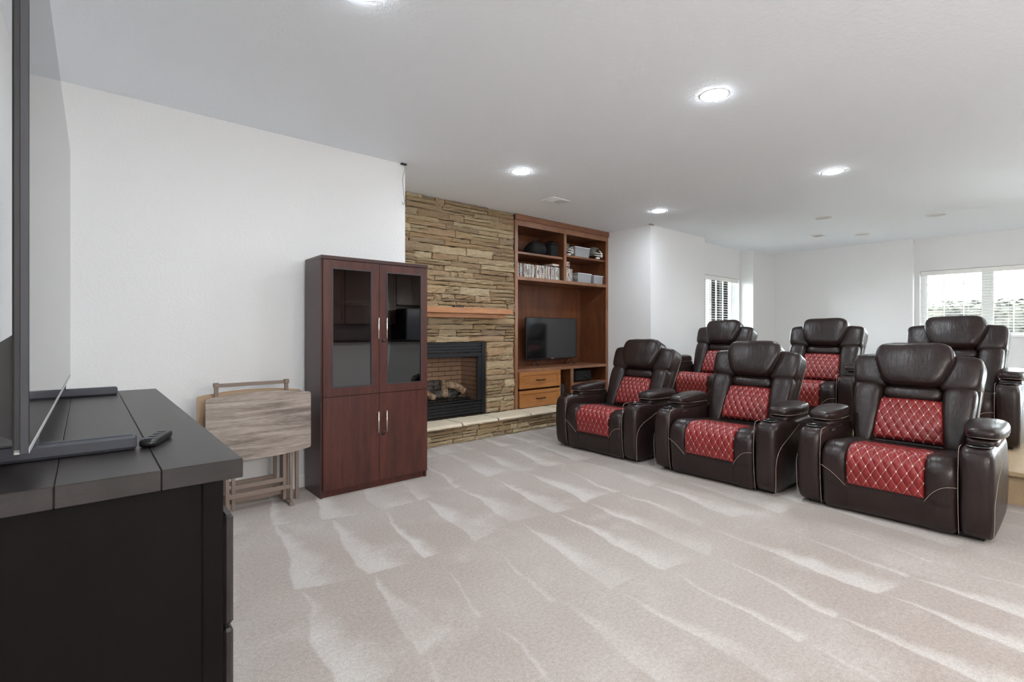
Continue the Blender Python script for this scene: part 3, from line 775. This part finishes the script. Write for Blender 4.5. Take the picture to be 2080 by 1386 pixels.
bag = tag(empty('duffel_bag', (4.84, 5.12, 2.306)), 'slouched black fabric bag on the upper left shelf', 'bag')
link('bag_body', cushion(lambda a, b, c: (a * (.155 - .05 * max(0, c)) , b * (.14 - .05 * max(c, 0)), .108 + c * .105), 3, (10, 10, 8), .014, 4), 'blackmatte', bag, True)
B().tube(smoothpath([(-.09, -.04, .17), (-.05, -.06, .225), (.03, -.06, .235), (.08, -.04, .18)], 5), .007, 6).obj('strap', 'black', bag, True)
box('buckle', .02, .036, -.09, -.082, .155, .185, 'chrome', bag, .002)
bag2 = tag(empty('camera_bag', (5.10, 5.10, 2.306)), 'boxy black fabric case near the bookcase mullion', 'bag')
link('bag_body', cushion(lambda a, b, c: (a * .085, b * .13, .095 + c * .092), 7, (8, 8, 8), .004, 9), 'blackmatte', bag2, True)
link('lid', cushion(lambda a, b, c: (a * .088, b * .133, .192 + c * .016), 7, (8, 8, 4), .003, 2), 'blackmatte', bag2, True)
B().tube(smoothpath([(0, -.09, .205), (0, -.06, .232), (0, .06, .232), (0, .09, .205)], 5), .007, 6).obj('strap', 'black', bag2, True)
bag3 = tag(empty('equipment_case', (5.70, 5.10, .492)), 'black soft equipment case in the low right cubby', 'case')
link('case_body', cushion(lambda a, b, c: (a * .185, b * .15, .088 + c * .086), 9, (8, 8, 8), .003, 5), 'blackmatte', bag3, True)
box('front_pocket', -.13, .15, -.158, -.145, .03, .14, 'blackmatte', bag3, .006); B().tube(smoothpath([(-.02, -.158, .09), (.01, -.178, .075), (.07, -.178, .075), (.10, -.158, .09)], 4), .007, 6).obj('handle', 'black', bag3, True)
bag4 = tag(empty('backpack', (5.225, 5.06, .251)), 'dark backpack stuffed in the narrow low cubby', 'bag')
link('bag_body', cushion(lambda a, b, c: (a * (.095 - .03 * max(0, c)), b * .13, .125 + c * .122), 3, (8, 8, 8), .012, 6), 'blackmatte', bag4, True)
B().tube(smoothpath([(-.03, -.12, .05), (-.01, -.135, .14), (.02, -.10, .225), (.05, -.11, .12)], 5), .008, 6).obj('strap', 'footmetal', bag4, True)

# ------------------------------------------------------------------ mahogany cabinet
cb = tag(empty('storage_cabinet', (1.78, 3.88, 0)), 'tall dark mahogany cabinet with two smoked glass doors above solid doors', 'cabinet')
def kb(name, x0, x1, y0, y1, z0, z1, mat='mahog', bev=0, par=None):
    o = box(name, x0, x1, y0, y1, z0, z1, mat, None, bev); return P_(cb, o)
CX0, CX1, CY0, CY1 = 1.328, 2.232, 3.722, 4.055
kb('side_panel', CX0, CX0 + .018, CY0, CY1, 0, 1.790, 'mahogplain'); kb('side_panel', CX1 - .018, CX1, CY0, CY1, 0, 1.790, 'mahogplain')
kb('top_board', CX0 - .002, CX1 + .006, 3.700, CY1, 1.790, 1.817, 'mahogplain', .002)
kb('back_panel', CX0 + .018, CX1 - .018, CY1 - .006, CY1, .05, 1.79, 'mahogplain')
kb('bottom_board', CX0 + .018, CX1 - .018, CY0, CY1 - .006, .05, .068, 'mahogplain'); kb('plinth', CX0 + .018, CX1 - .018, CY0 + .012, CY0 + .03, 0, .05, 'mahog')
kb('shelf', CX0 + .018, CX1 - .018, CY0 + .02, CY1 - .006, .745, .763, 'mahogplain'); kb('shelf', CX0 + .018, CX1 - .018, CY0 + .02, CY1 - .006, 1.115, 1.138, 'mahogplain'); kb('shelf', CX0 + .018, CX1 - .018, CY0 + .02, CY1 - .006, 1.470, 1.495, 'mahogplain')
def handle(d, x, z0, z1):
    h = B().tube([(x, CY0 - .052, z0), (x, CY0 - .052, z1)], .006, 10).obj('handle', 'chrome', d, True)
    for zz in (z0 + .03, z1 - .03): B().tube([(x, CY0 - .02, zz), (x, CY0 - .052, zz)], .004, 8).obj('handle_post', 'chrome', d, True)
def lock(d, x, z): B().tube([(x, CY0 - .018, z), (x, CY0 - .030, z)], .012, 14).obj('lock', 'black', d, True)
for x0, x1, g0, g1, hx, lk in ((1.342, 1.787, 1.416, 1.720, 1.768, None), (1.790, 2.229, 1.860, 2.166, 1.839, 1.823)):
    d = kb('door', x0, g0, CY0 - .020, CY0 - .002, .757, 1.786); lw = x0
    # the door's remaining frame pieces belong to it
    for a in ((g1, x1, .757, 1.786), (g0, g1, .757, .826), (g0, g1, 1.720, 1.786)): box('door_frame', a[0], a[1], CY0 - .020, CY0 - .002, a[2], a[3], 'mahog', d)
    box('glass_pane', g0, g1, CY0 - .013, CY0 - .010, .826, 1.720, 'smoked', d)
    b = B(); t = .006
    for a in ((g0 - t, g0, .826 - t, 1.720 + t), (g1, g1 + t, .826 - t, 1.720 + t), (g0, g1, .826 - t, .826), (g0, g1, 1.720, 1.720 + t)): b.box(a[0], a[1], CY0 - .0225, CY0 - .0195, a[2], a[3])
    b.obj('glass_bead', 'footmetal', d)
    handle(d, hx, 1.19, 1.356)
    if lk: lock(d, lk, 1.172)
    d2 = kb('door', x0, x1, CY0 - .020, CY0 - .002, .056, .753); handle(d2, hx, .443, .612)
    if lk: lock(d2, lk, .428)

# ------------------------------------------------------------------ folding tray tables on their stand
def tray_outline(w, h, bow=.026, rc=.016):
    n = 14; top = []
    for i in range(n + 1):
        u = -1 + 2 * i / n; top.append((u * (w / 2 - rc), h / 2 - bow * u * u))
    c = h / 2 - bow
    right = [(w / 2 - rc + rc * math.sin(k), c - rc + rc * math.cos(k)) for k in (.4, .8, 1.2, 1.57)]
    half = top + right + [(w / 2, 0)]
    up = [(-x, y) for x, y in reversed(right)]
    full = up + top + right + [(x, -y) for x, y in reversed(right)] + [(x, -y) for x, y in reversed(top)] + [(x, -y) for x, y in reversed(up)]
    return full
def tray(x, y, z, label, matf, matb, back=False):
    e = tag(empty('folding_tray_table', (x, y, .0)), label, 'tray table', 'folding tray tables')
    w, h = (.672, .465)
    top = B().prism([(p[0], z + p[1]) for p in tray_outline(w, h)], 'y', -.008, .008).obj('tray_top', matf, e)
    top.rotation_euler = (math.radians(0), 0, 0)
    B().prism([(p[0] * .985, z + (p[1]) * .985) for p in tray_outline(w, h)], 'y', .008, .011).obj('underside', matb, e)
    for s in (-1, 1):
        for k, dx in ((0, .205), (1, .165)):
            box('leg', s * dx - .011, s * dx + .011, .014 + k * .022, .034 + k * .022, .03, z + .19, 'taupe', e, .002)
    box('crossbar', -.205, .205, .016, .034, .108, .138, 'taupe', e, .002)
    box('crossbar', -.165, .165, .038, .054, .16, .19, 'taupe', e, .002)
    return e
tray(.935, 3.765, .598, 'front grey oak folding tray table beside the cabinet', 'greyoak', 'tan')
tray(.905, 3.890, .606, 'rear folding tray table showing a tan edge behind the front one', 'tan', 'tan')
st = tag(empty('tray_table_stand', (.90, 3.85, 0)), 'taupe wooden stand holding the folded tray tables', 'stand')
for s in (-1, 1):
    box('upright', s * .300 - .012, s * .300 + .012, -.010, .012, .0, .60, 'taupe', st, .002) if s > 0 else None
    box('foot', s * .225 - .014, s * .225 + .014, -.135, .14, 0, .024, 'taupe', st, .003)
    box('post', s * .225 - .012, s * .225 + .012, -.012, .010, .024, .875, 'taupe', st, .002)
    box('end_block', s * .225 - .016, s * .225 + .016, -.02, .018, .868, .898, 'taupe', st, .003)
box('top_bar', -.213, .213, -.010, .008, .868, .892, 'taupe', st, .002); box('lower_bar', -.213, .213, -.008, .008, .06, .09, 'taupe', st, .002)

# ------------------------------------------------------------------ dresser with the large television
DH = .97
dr = tag(empty('dresser', (.0, 2.09, 0)), 'dark espresso plank-top dresser under the large television', 'dresser')
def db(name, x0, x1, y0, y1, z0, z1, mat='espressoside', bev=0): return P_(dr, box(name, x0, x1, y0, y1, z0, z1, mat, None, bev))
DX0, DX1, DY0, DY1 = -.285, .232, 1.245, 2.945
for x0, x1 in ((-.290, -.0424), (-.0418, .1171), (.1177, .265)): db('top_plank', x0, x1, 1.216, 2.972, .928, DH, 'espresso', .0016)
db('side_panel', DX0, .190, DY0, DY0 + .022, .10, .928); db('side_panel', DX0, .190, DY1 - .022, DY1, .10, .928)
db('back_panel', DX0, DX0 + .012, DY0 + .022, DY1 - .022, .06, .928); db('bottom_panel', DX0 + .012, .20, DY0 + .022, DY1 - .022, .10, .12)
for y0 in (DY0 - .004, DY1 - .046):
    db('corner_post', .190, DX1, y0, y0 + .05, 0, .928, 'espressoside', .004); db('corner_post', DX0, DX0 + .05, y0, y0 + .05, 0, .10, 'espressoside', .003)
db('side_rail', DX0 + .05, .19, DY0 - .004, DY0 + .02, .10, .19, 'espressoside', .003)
for z0 in (.088, .342, .596):
    for k in range(2):
        ya = DY0 + .001 + k * .851; yb = ya + .845
        d = db('drawer', DX1 + .001, DX1 + .021, ya, yb, z0, z0 + .245, 'espresso', .006)
        for f in (.3, .7): B().lathe([(.006, 0), (.007, .012), (.016, .018), (.016, .026), (.001, .030)], 14).obj('knob', 'bronze', d, True).matrix_local = Matrix.Translation((DX1 + .021, ya + (yb - ya) * f, z0 + .125)) @ Matrix.Rotation(math.pi / 2, 4, 'Y')

bt = tag(empty('large_television', (-.0628, 2.16, DH), math.radians(-.71)), 'very large flat television on the dark dresser, seen edge-on', 'television')
TW, TB, TT = 1.905, 1.036 - DH, 2.10 - DH
box('bezel', -.020, 0, -TW / 2, TW / 2, TB, TT, 'black', bt, .003)
box('edge_trim', -.010, .0012, -TW / 2 - .0035, -TW / 2, TB, TT, 'tvedge', bt, .001)
box('screen', -.002, .0012, -TW / 2 + .008, TW / 2 - .008, TB + .014, TT - .008, 'bigscreen', bt)
box('bottom_trim', -.018, .002, -TW / 2, TW / 2, TB, TB + .009, 'silver', bt, .001)
B().prism([(-.02, TB + .02), (-.075, TB + .05), (-.075, .20), (-.05, .25), (-.02, .275)], 'y', -TW / 2 + .03, TW / 2 - .03).obj('back_housing', 'black', bt)
for yy in (1.487 - 2.16, 2.80 - 2.16):
    f = B().box(-.165, .166, yy - .017, yy + .017, .0, .036, .008, 2).obj('foot', 'footmetal', bt)
    box('foot_post', -.018, -.004, yy - .015, yy + .015, .034, TB + .02, 'footmetal', f)
rc = tag(empty('remote_control', (.138, 1.535, DH), math.radians(68)), 'slim black remote control lying beside the television foot', 'remote')
link('body', cushion(lambda a, b, c: (a * .072, b * .019, .010 + c * .010), 5, (8, 6, 4)), 'black', rc, True)
for i in range(4): box('button', -.06 + i * .03, -.046 + i * .03, -.008, .008, .0185, .0212, 'footmetal', rc)

# cable hanging from a ceiling bracket at the wall end
ca = tag(empty('hanging_cable', (2.215, 4.10, CEIL)), 'thin grey cable hanging from a black ceiling bracket at the wall end', 'cable')
B().box(-.030, .026, -.026, .0, -.014, 0, .003).obj('bracket', 'black', ca)
B().tube(smoothpath([(0, -.012, -.01), (.008, -.016, -.05), (-.010, -.014, -.125), (-.010, -.012, -.17), (0, -.012, -.265), (.006, -.012, -.355), (-.004, -.013, -.38), (-.018, -.014, -.355)], 6), .0028, 6).obj('wire', 'grey', ca, True)
cg = tag(empty('corner_bracket', (6.165, 4.095, CEIL)), 'tiny grey bracket on the ceiling at the protruding wall corner', 'bracket')
B().box(-.05, .05, -.02, .006, -.014, 0, .002).obj('plate', 'grey', cg)

# ------------------------------------------------------------------ power recliners
def make_recliner():
    R = empty('recliner')
    # local: +x = depth from the front face, y across, z up; origin mid base
    OX = -.5
    def part(name, me, mat, par=None, smooth=True): return link(name, me, mat, par or R, smooth)
    # seat body -------------------------------------------------------
    prof = [(.030, .022), (.004, .05), (-.006, .12), (-.012, .19), (-.022, .27), (-.028, .335), (-.018, .395), (.018, .440), (.075, .462), (.16, .460), (.27, .448), (.36, .438), (.48, .428), (.72, .41)]
    pts = [Vector((p[0], p[1])) for p in prof]
    path = smoothpath([(p.x, 0, p.y) for p in pts], 5)
    L = [0]
    for a, b in zip(path[:-1], path[1:]): L.append(L[-1] + (b - a).length)
    def nrm(i):
        a, b = path[max(i - 1, 0)], path[min(i + 1, len(path) - 1)]; d = (b - a).normalized(); return Vector((-d.z, 0, d.x))
    i_lo = min(range(len(path)), key=lambda i: abs(path[i].z - .198) + (9 if path[i].x > .02 else 0)); i_hi = min(range(len(path)), key=lambda i: abs(path[i].x - .345))
    HW = .362; PW = .208
    vs = sorted({round(HW * s * t, 4) for s in (-1, 1) for t in (0, .2, .4, .52, .555, .575, .595, .62, .68, .78, .88, .94, .98, 1)})
    rows = []
    for i, p in enumerate(path):
        n = nrm(i); row = []
        inpanel = min(1, max(0, (i - i_lo + 1.5) / 3)) * min(1, max(0, (i_hi - i + 1.5) / 3))
        for v in vs:
            av = abs(v)
            side = max(0, min(1, (av - PW + .002) / .016)); side = side * side * (3 - 2 * side)
            wing = .012 * side * (1 - ((av - .287) / .08) ** 2) if av > PW else 0
            off = -.016 * inpanel * (1 - side) + max(wing, -.02) * (1 if p.z > .2 or p.x > .1 else .4)
            edge = -.035 * max(0, (av - .335) / .027) ** 2
            q = p + n * -(off + edge) if False else p - n * (off + edge) * -1
            row.append((OX + q.x, v, q.z))
        rows.append(row)
    # close: bottom/back
    rows.append([(OX + .72, v, .05) for v in vs]); rows.append([(OX + .03, v, .022) for v in vs])
    b = B().grid(rows)
    part('seat_body', b.mesh('seat_body'), 'leather')
    def surf(z=None, v=0, off=.0):
        for i in range(len(path) - 1):
            if path[i].z <= z <= path[i + 1].z: break
        t = (z - path[i].z) / (path[i + 1].z - path[i].z + 1e-9); n = nrm(i).lerp(nrm(i + 1), t); q = path[i].lerp(path[i + 1], t) + n * off; return (OX + q.x, v, q.z)
    # quilted panels ----------------------------------------------------
    def quilted(name, ulen, wlen, fn, du=.0056, thick=.02):
        nu, nw = int(ulen / du), int(wlen / du)
        bm = bmesh.new(); uvl = bm.loops.layers.uv.new('UVMap'); vv = []; uvs = {}
        for i in range(nu + 1):
            r = []
            for j in range(nw + 1):
                u, w = i / nu, j / nw
                a = (w * wlen / .0545 + u * ulen / .098); c = (w * wlen / .0545 - u * ulen / .098)
                pp = lambda x: abs(x - round(x))
                puff = .0085 * math.sqrt(max(0, min(1, pp(a) * 2.6)) * max(0, min(1, pp(c) * 2.6)))
                eu = min(u, 1 - u) * ulen; ew = min(w, 1 - w) * wlen
                ed = min(1, eu / .022) ; ew_ = min(1, ew / .022)
                dome = math.sqrt(max(0, 1 - (1 - ed) ** 2)) * math.sqrt(max(0, 1 - (1 - ew_) ** 2))
                v = bm.verts.new(fn(u, w, thick * (dome - 1) + puff * dome)); uvs[v] = (w * wlen / .0545, u * ulen / .098); r.append(v)
            vv.append(r)
        for i in range(nu):
            for j in range(nw):
                f = bm.faces.new((vv[i][j], vv[i][j + 1], vv[i + 1][j + 1], vv[i + 1][j]))
                for l in f.loops: l[uvl].uv = uvs[l.vert]
        bmesh.ops.recalc_face_normals(bm, faces=bm.faces)
        me = bpy.data.meshes.new(name); bm.to_mesh(me); bm.free(); return me
    ulen = L[i_hi] - L[i_lo]
    def seatfn(u, w, h):
        s = L[i_lo] + u * ulen
        k = max(0, min(len(L) - 2, next((i for i in range(len(L) - 1) if L[i + 1] >= s), len(L) - 2)))
        t = (s - L[k]) / (L[k + 1] - L[k] + 1e-9); p = path[k].lerp(path[k + 1], t); n = nrm(k).lerp(nrm(min(k + 1, len(path) - 1)), t).normalized()
        q = p + n * (h + .006); return (OX + q.x, (w - .5) * 2 * PW, q.z)
    part('quilted_seat_panel', quilted('quilted_seat_panel', ulen, 2 * PW, seatfn), 'quilt')['label'] = 'red diamond quilted seat panel'
    # backrest frame of reference ----------------------------------------
    T = Vector((math.sin(math.radians(23.5)), 0, math.cos(math.radians(23.5)))); Nn = Vector((-T.z, 0, T.x)); O = Vector((.640 + OX, 0, .40))
    def bk(w, t, n): q = O + T * t + Nn * n; return (q.x, w, q.z)
    wout = lambda t: .335 + .055 * max(0, min(1, t / .62))
    def lumb(u, w, h):
        t = .035 + u * .325; hw = .212 - .025 * u; d = .040 + .030 * math.sin(math.pi * min(1, u * .9 + .12)) - .012 * ((w - .5) * 2) ** 2
        return bk((w - .5) * 2 * hw, t, d + h)
    part('quilted_lumbar_panel', quilted('quilted_lumbar_panel', .325, .40, lumb, thick=.03), 'quilt')['label'] = 'red diamond quilted lumbar panel'
    part('back_shell', cushion(lambda a, b, c: bk(a * (wout(.35 + b * .36) - .006), .20 + b * .49, -.085 + c * .075), 9, (10, 10, 5)), 'leather')
    for s in (-1, 1):
        def low(a, b, c, s=s):
            t = .225 + b * .262; inner = .205 - .035 * (b * .5 + .5); outer = wout(t); w = inner + (outer - inner) * (a * .5 + .5)
            return bk(s * w, t, -.045 + c * .105 + .010 * (1 - a * a))
        part('side_bolster', cushion(low, 5.0, (10, 12, 8), .006, 3 + s), 'leather')
        def sh(a, b, c, s=s):
            t = .585 + b * .128 - .006 * a + .03 * (a * .5 - .5) * (b < 0); inner = .150; outer = wout(t) + .004; w = inner + (outer - inner) * (a * .5 + .5)
            return bk(s * w, t, -.045 + c * .10 + .008 * (1 - a * a))
        part('shoulder_pad', cushion(sh, 5.5, (10, 10, 8), .006, 8 + s), 'leather')
        part('piping', B().tube([bk(s * (wout(t) + .002), t, -.118) for t in [i * .05 for i in range(0, 14)]], .0022, 6).mesh(), 'stitch')
    part('upper_roll', cushion(lambda a, b, c: bk(a * .182, .408 + b * .060, -.01 + c * .062), 3, (10, 6, 6), .004, 5), 'leather')
    def head(a, b, c):
        k = b * .5 + .5; hw = .172 + .068 * min(1, k * 1.7) - .010 * max(0, k - .7) / .3
        return bk(a * hw, .620 + b * .170, .014 + c * .108 + .008 * (1 - a * a) + .010 * math.sin(math.pi * k))
    hd = part('headrest', cushion(head, 6.0, (18, 16, 10), .006, 12), 'leather')
    # seams around the headrest
    loop = []
    for i in range(40):
        th = 2 * math.pi * i / 40; ca_, sa_ = math.cos(th), math.sin(th); q = (abs(ca_) ** 6 + abs(sa_) ** 6) ** (1 / 6); a, b_ = ca_ / q * .985, sa_ / q * .985
        p = head(a, b_, .62); loop.append(p)
    part('seam', B().tube(loop + loop[:1], .0022, 5).mesh(), 'piping', hd)
    # arms ---------------------------------------------------------------
    for s in (-1, 1):
        def arm(a, b, c, s=s):
            z = .012 + (c * .5 + .5) * .543; x = (b * .5 + .5) * .78
            bow = .022 * (1 - ((z - .33) / .33) ** 2) * max(0, 1 - x / .12)
            outb = .008 * math.sin(math.pi * (c * .5 + .5))
            w = .364 + (a * .5 + .5) * (.156 + outb)
            return (OX + x - bow + (.012 if z < .05 else 0), s * w, z)
        A = part('arm', cushion(arm, 9, (6, 12, 12), .0015, 20 + s), 'leather')
        xc = OX + .115; yc = s * .442; zt = .5565
        cup = B().lathe([(.046, .001), (.050, .004), (.056, .005), (.059, .001)], 28, (xc, yc, zt), caps=False)
        part('cup_holder', cup.mesh(), 'cupsteel', A)
        part('cup_well', B().lathe([(.0465, .0026), (.03, .0022), (.002, .0020)], 28, (xc, yc, zt)).mesh(), 'cupdark', A)  # flat black disc on the closed arm, painted shade of a deep cup
        part('console', cushion(lambda a, b, c: (OX + .47 + b * .235, s * (.442 + a * .074), .556 + c * .024), 9, (6, 8, 4)), 'leather', A)
        def pad(a, b, c, s=s):
            k = b * .5 + .5
            return (OX + .445 + b * .238, s * (.447 + a * (.080 + .020 * min(1, k * 2.2))), .611 + .006 * k + c * (.030 + .016 * min(1, k * 1.8)) + .010 * (1 - a * a) * max(0, c))
        pd = part('armrest_pad', cushion(pad, 4.2, (10, 14, 6), .003, 30 + s), 'leather', A)
        for hz in (-.30, -.62):
            ring = []
            for i in range(44):
                th = 2 * math.pi * i / 44; ca_, sa_ = math.cos(th), math.sin(th); q = (abs(ca_) ** 4.2 + abs(sa_) ** 4.2 + abs(hz) ** 4.2) ** (1 / 4.2); p = pad(ca_ / q, sa_ / q, hz / q)
                ring.append(p)
            part('pad_seam', B().tube(ring + ring[:1], .0020, 5).mesh(), 'stitch' if hz == -.62 else 'piping', A)
        # contrast stitching: front inner edge, outer side sweep, wing curve on the seat front
        yi = s * .366
        part('stitching', B().tube(smoothpath([(OX + .012, yi, .03), (OX - .008, yi, .15), (OX - .019, yi, .33), (OX - .010, yi, .46), (OX + .012, yi, .545), (OX + .10, s * .366, .556)], 5), .0014, 5).mesh(), 'stitch', A)
        yo = s * .5255
        part('stitching', B().tube(smoothpath([(OX + .010, s * .517, .03), (OX + .000, s * .5225, .14), (OX - .004, s * .5245, .24), (OX + .018, s * .530, .32), (OX + .09, s * .531, .375), (OX + .22, s * .5305, .42), (OX + .45, s * .527, .50)], 5), .0016, 5).mesh(), 'stitch', A)
        crv = []
        for k in range(13):
            u = k / 12; v = .362 - u * (.362 - PW - .002); z = .315 - .118 * (u ** 1.5 if s > 0 else (u ** 2.6)); 
            crv.append(surf(z, s * v, .0135 if u > .1 else .008))
        part('stitching', B().tube(crv, .0014, 5).mesh(), 'stitch', A)
        if s > 0:
            part('control_panel', B().box(OX + .20, OX + .285, .3585, .3645, .505, .535, .003).mesh(), 'blackmetal', A, False)
            for i in range(3): part('button', B().box(OX + .212 + i * .024, OX + .226 + i * .024, .3565, .359, .513, .527).mesh(), 'chrome', A, False)
    for v in (-.205, .205):
        part('seam', B().tube([surf(.035 + k * .018, v, .0005) for k in range(10)], .0022, 5).mesh(), 'piping')
    part('base_plinth', B().box(OX + .09, OX + .74, -.47, .47, 0, .03).mesh(), 'black', None, False)
    part('back_cover', cushion(lambda a, b, c: (OX + .78 + b * .05, a * .345, .25 + c * .20), 9, (6, 4, 6)), 'leather')
    return R
PLAT = .245
rec = make_recliner()
spots = [(3.912 + .5, 3.277, 0, 0, 'brown leather recliner nearest the bookcase in the front row', 'front row recliners'),
         (3.916 + .5, 2.045, 0, 0, 'middle brown leather recliner of the front row', 'front row recliners'),
         (3.962 + .5, .872, 0, 0, 'front row brown leather recliner nearest the camera, largest of all', 'front row recliners'),
         (5.87 + .5, 3.30, PLAT, 0, 'raised back row brown leather recliner beside the niche window', 'back row recliners'),
         (5.87 + .5, 2.055, PLAT, 0, 'middle brown leather recliner of the raised back row', 'back row recliners'),
         (5.87 + .5, .885, PLAT, 0, 'raised back row brown leather recliner in front of the wide window', 'back row recliners')]
for i, (x, y, z, rz, lab, grp) in enumerate(spots):
    o = rec if i == 0 else copy_tree(rec)
    o.location = (x, y, z); o.rotation_euler = (0, 0, rz); tag(o, lab, 'recliner', grp)

# ---- riser under the back row
pf = tag(empty('seating_riser', (6.2, 2.1, 0)), 'low plywood riser carrying the back row of recliners', 'platform')
for i, (y0, y1) in enumerate(((-.40, 1.05), (1.052, 2.50), (2.502, 3.95))): P_(pf, box('deck_board', 5.02, 7.40, y0, y1, .215, PLAT, 'ply'))
P_(pf, box('front_joist', 5.08, 5.12, -.38, 3.93, 0, .215, 'ply')); P_(pf, box('rear_joist', 7.34, 7.38, -.38, 3.93, 0, .215, 'ply'))
for y0 in (-.38, .34, 1.03, 1.77, 2.48, 3.2, 3.89): P_(pf, box('cross_joist', 5.12, 7.34, y0, y0 + .04, 0, .215, 'ply'))

# ------------------------------------------------------------------ bar side of the room, behind the camera (mirrored in the glass doors)
hw = box('wall_bar', .9, 7.2, -1.75, -1.62, 0, 1.04, 'wall', kind=S)
bar = tag(box('bar_counter', .86, 7.24, -1.86, -1.50, 1.0405, 1.08, plain('dark_counter', srgb(44, 38, 36), .25, var=.2, vscale=30), bev=.006), 'dark counter top on the white half wall of the bar', 'counter')
for i, (x0, x1, z0, z1) in enumerate(((3.2, 4.5, 1.42, 2.76), (4.51, 5.79, 1.42, 2.76), (5.80, 6.80, 1.90, 2.76), (6.81, 7.9, 1.42, 2.76))):
    k = tag(empty('wall_cabinet', ((x0 + x1) / 2, -3.999, z0)), ['brown wall cabinet at the left end of the bar', 'brown wall cabinet beside the refrigerator', 'short brown wall cabinet above the refrigerator', 'brown wall cabinet at the far end of the bar'][i], 'cabinet', 'bar wall cabinets')
    w, h = x1 - x0, z1 - z0
    box('body', -w / 2, w / 2, 0, .32, 0, h, 'kitchenwood', k)
    for s in (-1, 1):
        a0, a1 = (-w / 2 + .006, -.003) if s < 0 else (.003, w / 2 - .006)
        d = box('door', a0 + .05, a1 - .05, .32, .334, .056, h - .056, 'kitchenwood', k)
        for q in ((a0, a0 + .055, .006, h - .006), (a1 - .055, a1, .006, h - .006), (a0 + .055, a1 - .055, .006, .061), (a0 + .055, a1 - .055, h - .061, h - .006)): box('door_frame', q[0], q[1], .32, .342, q[2], q[3], 'kitchenwood', d)
tag(box('tile_backsplash', 3.15, 7.95, -3.9995, -3.9992, .921, 2.78, 'backsplash'), 'dark tile backsplash on the wall behind the bar cabinets', 'backsplash')
fr = tag(empty('refrigerator', (6.30, -3.95, 0)), 'dark refrigerator standing behind the bar', 'refrigerator')
box('body', -.44, .44, 0, .66, .02, 1.80, 'black', fr, .006); box('freezer_door', -.44, .44, .662, .71, .04, .62, 'footmetal', fr, .01)
for s in (-1, 1):
    d = box('door', min(s * .003, s * .44), max(s * .003, s * .44), .662, .71, .63, 1.79, 'footmetal', fr, .01)
    B().tube([(s * .05, .75, .80), (s * .05, .75, 1.6)], .010, 8).obj('handle', 'chrome', d)
box('foot_grille', -.42, .42, .03, .64, 0, .03, 'black', fr)
for i, (x0, x1) in enumerate(((3.2, 4.5), (4.51, 5.82), (6.78, 7.9))):
    k = tag(empty('base_cabinet', ((x0 + x1) / 2, -3.999, 0)), ['brown base cabinet at the left end of the bar', 'brown base cabinet left of the refrigerator', 'brown base cabinet right of the refrigerator'][i], 'cabinet', 'bar base cabinets')
    w = x1 - x0
    box('body', -w / 2, w / 2, 0, .58, 0, .88, 'kitchenwood', k); box('worktop', -w / 2, w / 2, 0, .62, .88, .92, 'black', k)
    for s in (-1, 1): box('door', min(s * .004, s * (w / 2 - .01)), max(s * .004, s * (w / 2 - .01)), .58, .60, .1, .86, 'kitchenwood', k, .004)
for i, x in enumerate((.5, 1.5, 2.5, 6.6)):  # unseen globe lamps, added to brighten the ceiling and fill the room
    e = tag(empty('pendant_lamp', (x, -2.25, CEIL)), ['opal globe pendant lamp behind the bar, nearest the television wall', 'opal globe pendant lamp behind the bar, second from the television wall', 'opal globe pendant lamp behind the bar, third from the television wall', 'opal globe pendant lamp over the far end of the bar'][i], 'pendant lamp', 'bar pendants')
    B().lathe([(.06, 0), (.06, -.012), (.02, -.02), (.002, -.02)], 20).obj('canopy', 'bronze', e, True)
    B().tube([(0, 0, -.02), (0, 0, -.68)], .004, 6).obj('cord', 'black', e)
    B().lathe([(.03, -.66), (.034, -.70), (.034, -.72), (.03, -.725)], 16).obj('socket', 'bronze', e, True)
    B().lathe([(.03, -.715)] + [(.12 * math.sin(k * math.pi / 12), -.83 + .12 * math.cos(k * math.pi / 12)) for k in range(1, 12)] + [(.002, -.95)], 24).obj('globe', 'globe', e, True)
print('stones', n_wall_stones, nstone[0])
